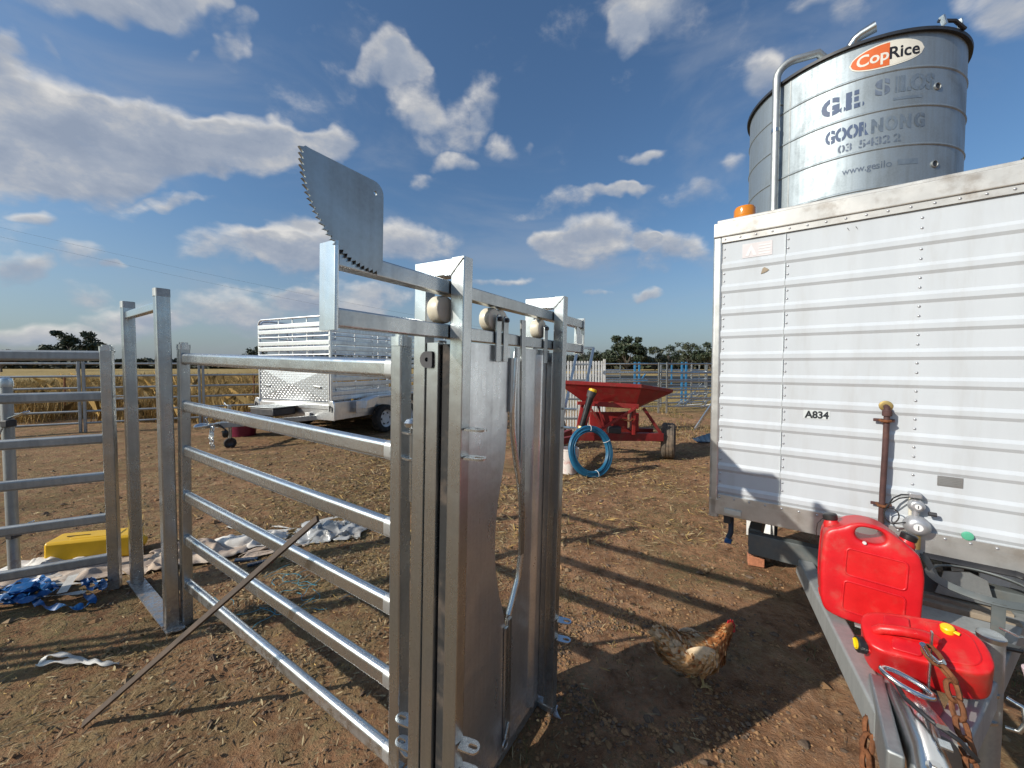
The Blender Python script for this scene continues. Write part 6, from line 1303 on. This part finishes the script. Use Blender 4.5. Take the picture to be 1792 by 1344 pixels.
# yellow case
yc_ = thing('yellow_case', 'long yellow moulded plastic case lying beside the left panel', 'case', Matrix.Translation((-3.40, 3.10, .0)) @ Matrix.Rotation(R(21), 4, 'Z') @ Matrix.Rotation(R(2), 4, 'Y') @ Matrix.Scale(.88, 4))
MB().box((-.04, 0, .105), (.60, .24, .20)).build('shell', 'yellow_plastic', yc_, bevel=.022)
MB().box((-.02, 0, .205), (.34, .14, .012)).build('raised_lid', 'yellow_plastic', yc_, bevel=.006); MB().box((-.16, -.01, .2125), (.16, .008, .006)).build('groove', 'flat_iron', yc_)
MB().lathe([(.03, 0), (.05, .01), (.05, .06), (.035, .075)], (.255, -.02, .11), (1, 0, 0), 14).build('end_cap', 'yellow_plastic', yc_); MB().box((-.3415, 0, .11), (.008, .15, .12)).build('end_panel', 'yellow_plastic', yc_, bevel=.003)
# blue ratchet straps
bl = thing('strap_heap', 'tangled blue webbing straps heaped on the ground at lower left', 'straps', (-3.15, 2.58, 0))
rs = random.Random(4)
def gp_(x, y, z): return (x + 3.15 - 3.15 * 0 - 0 - 0, y, z)
for k in range(9):
    cx, cy = -3.25 + rs.uniform(-.28, .34), 2.55 + rs.uniform(-.10, .12); pts = []
    rx, ry = rs.uniform(.10, .30), rs.uniform(.04, .10); ph = rs.random() * 6
    for a in np.linspace(0, rs.uniform(4.5, 6.6), 9): X, Y = cx + rx * math.cos(a + ph) + .02 * rs.random(), cy + ry * math.sin(a + ph) + .05 * math.cos(a); pts.append((X + 3.15, Y - 2.58, float(gz(X, Y)) + .015 + .035 * rs.random() + .006 * k))
    b = ribbon(smoothpath(pts, 5), .042, tw=.9); o = b.build('strap', 'blue_strap', bl, smooth=60)
MB().box((-.16, -.06, .06), (.11, .075, .05), Matrix.Rotation(.5, 3, 'Z') @ Matrix.Rotation(.3, 3, 'X')).build('ratchet', 'blue_strap', bl, bevel=.008)
MB().box((-.27, -.10, .05), (.10, .04, .015), Matrix.Rotation(.2, 3, 'Z')).build('ratchet_handle', 'galv_bright', bl, bevel=.004)
b = ribbon(smoothpath([(.05, .06, .09), (.09, .02, .11), (.12, -.04, .085), (.15, -.10, .06)], 5), .05); b.build('label_tag', 'webbing', bl)
for q in ([(-.1, -.14, .03), (.08, -.10, .04), (.24, -.04, .03)], [(-.02, .0, .06), (.14, .03, .05), (.26, .05, .05)]): b = ribbon(smoothpath(q, 5), .028, tw=.4); b.build('pale_strap', 'webbing', bl, smooth=60)
tw_ = thing('twine_tangle', 'frayed blue green baling twine spread in the grass behind the gate', 'twine', (-1.55, 2.55, 0))
for k in range(26):
    x, y = rs.uniform(-.35, .4), rs.uniform(-.25, .3); a = rs.random() * 6.28; p = [(x, y)]
    for _ in range(4): a += rs.uniform(-.9, .9); p.append((p[-1][0] + .05 * math.cos(a), p[-1][1] + .05 * math.sin(a)))
    MB().tube(smoothpath([(u, v, float(gz(u - 1.55, v + 2.55)) + .012 + .012 * rs.random()) for u, v in p], 3), .0018, 4).build('strand', 'blue_twine', tw_)
# white strap with a loop
p = [(-2.05, 1.93), (-2.10, 1.905), (-2.18, 1.925), (-2.26, 1.945), (-2.36, 1.965), (-2.44, 1.955), (-2.455, 1.925), (-2.42, 1.90), (-2.33, 1.905), (-2.24, 1.925), (-2.16, 1.92)]
b = ribbon(smoothpath([(x, y, float(gz(x, y)) + .02 + .012 * (i % 3)) for i, (x, y) in enumerate(p)], 6), .026, tw=.5); o = b.build('webbing_loop', 'webbing', None, smooth=60); so = o.modifiers.new('thick', 'SOLIDIFY'); so.thickness = .003
tag(o, 'short white webbing strap with a sewn loop lying in the foreground litter', 'strap')
# flat iron bar leaning on the gate
gm = gate.matrix_world; q1 = gm @ V(1.445, -.034, .995); q0 = V(-1.86, 1.60, .02)
dd = (q0 - q1); q0 = q1 + dd * ((q1.z - .015) / (q1.z - q0.z))
b = MB(); b.bar(q1, q0, .012, .026, (0, .6, 1), .002); o = b.build('flat_bar', 'flat_iron', None); tag(o, 'long rusty flat bar leaning against the gate rails', 'bar')
for k, (x, y, lb) in enumerate(((-2.15, 3.02, 'short dark strip of rubber lying by the torn bags'), (-2.02, 2.98, 'second rubber strip beside the red scrap'))):
    b = MB(); b.box((0, 0, .02), (.16, .04, .018)); o = b.build('rubber_strip', 'blue_sheet', None, bevel=.004); o.location = (x, y, float(gz(x, y)) - .006); o.rotation_euler = (0, .08, R(20 + 25 * k)); tag(o, lb, 'rubber')
b = MB(); b.prism([(-.03, 0), (.02, -.01), (.035, .02), (-.01, .03)], .012, (0, 0, .018), (1, 0, 0), (0, 1, 0)); o = b.build('plastic_scrap', 'red_plastic', None, bevel=.002); o.location = (-1.92, 2.93, 0.004); tag(o, 'small red plastic scrap beside the rubber strips', 'scrap')
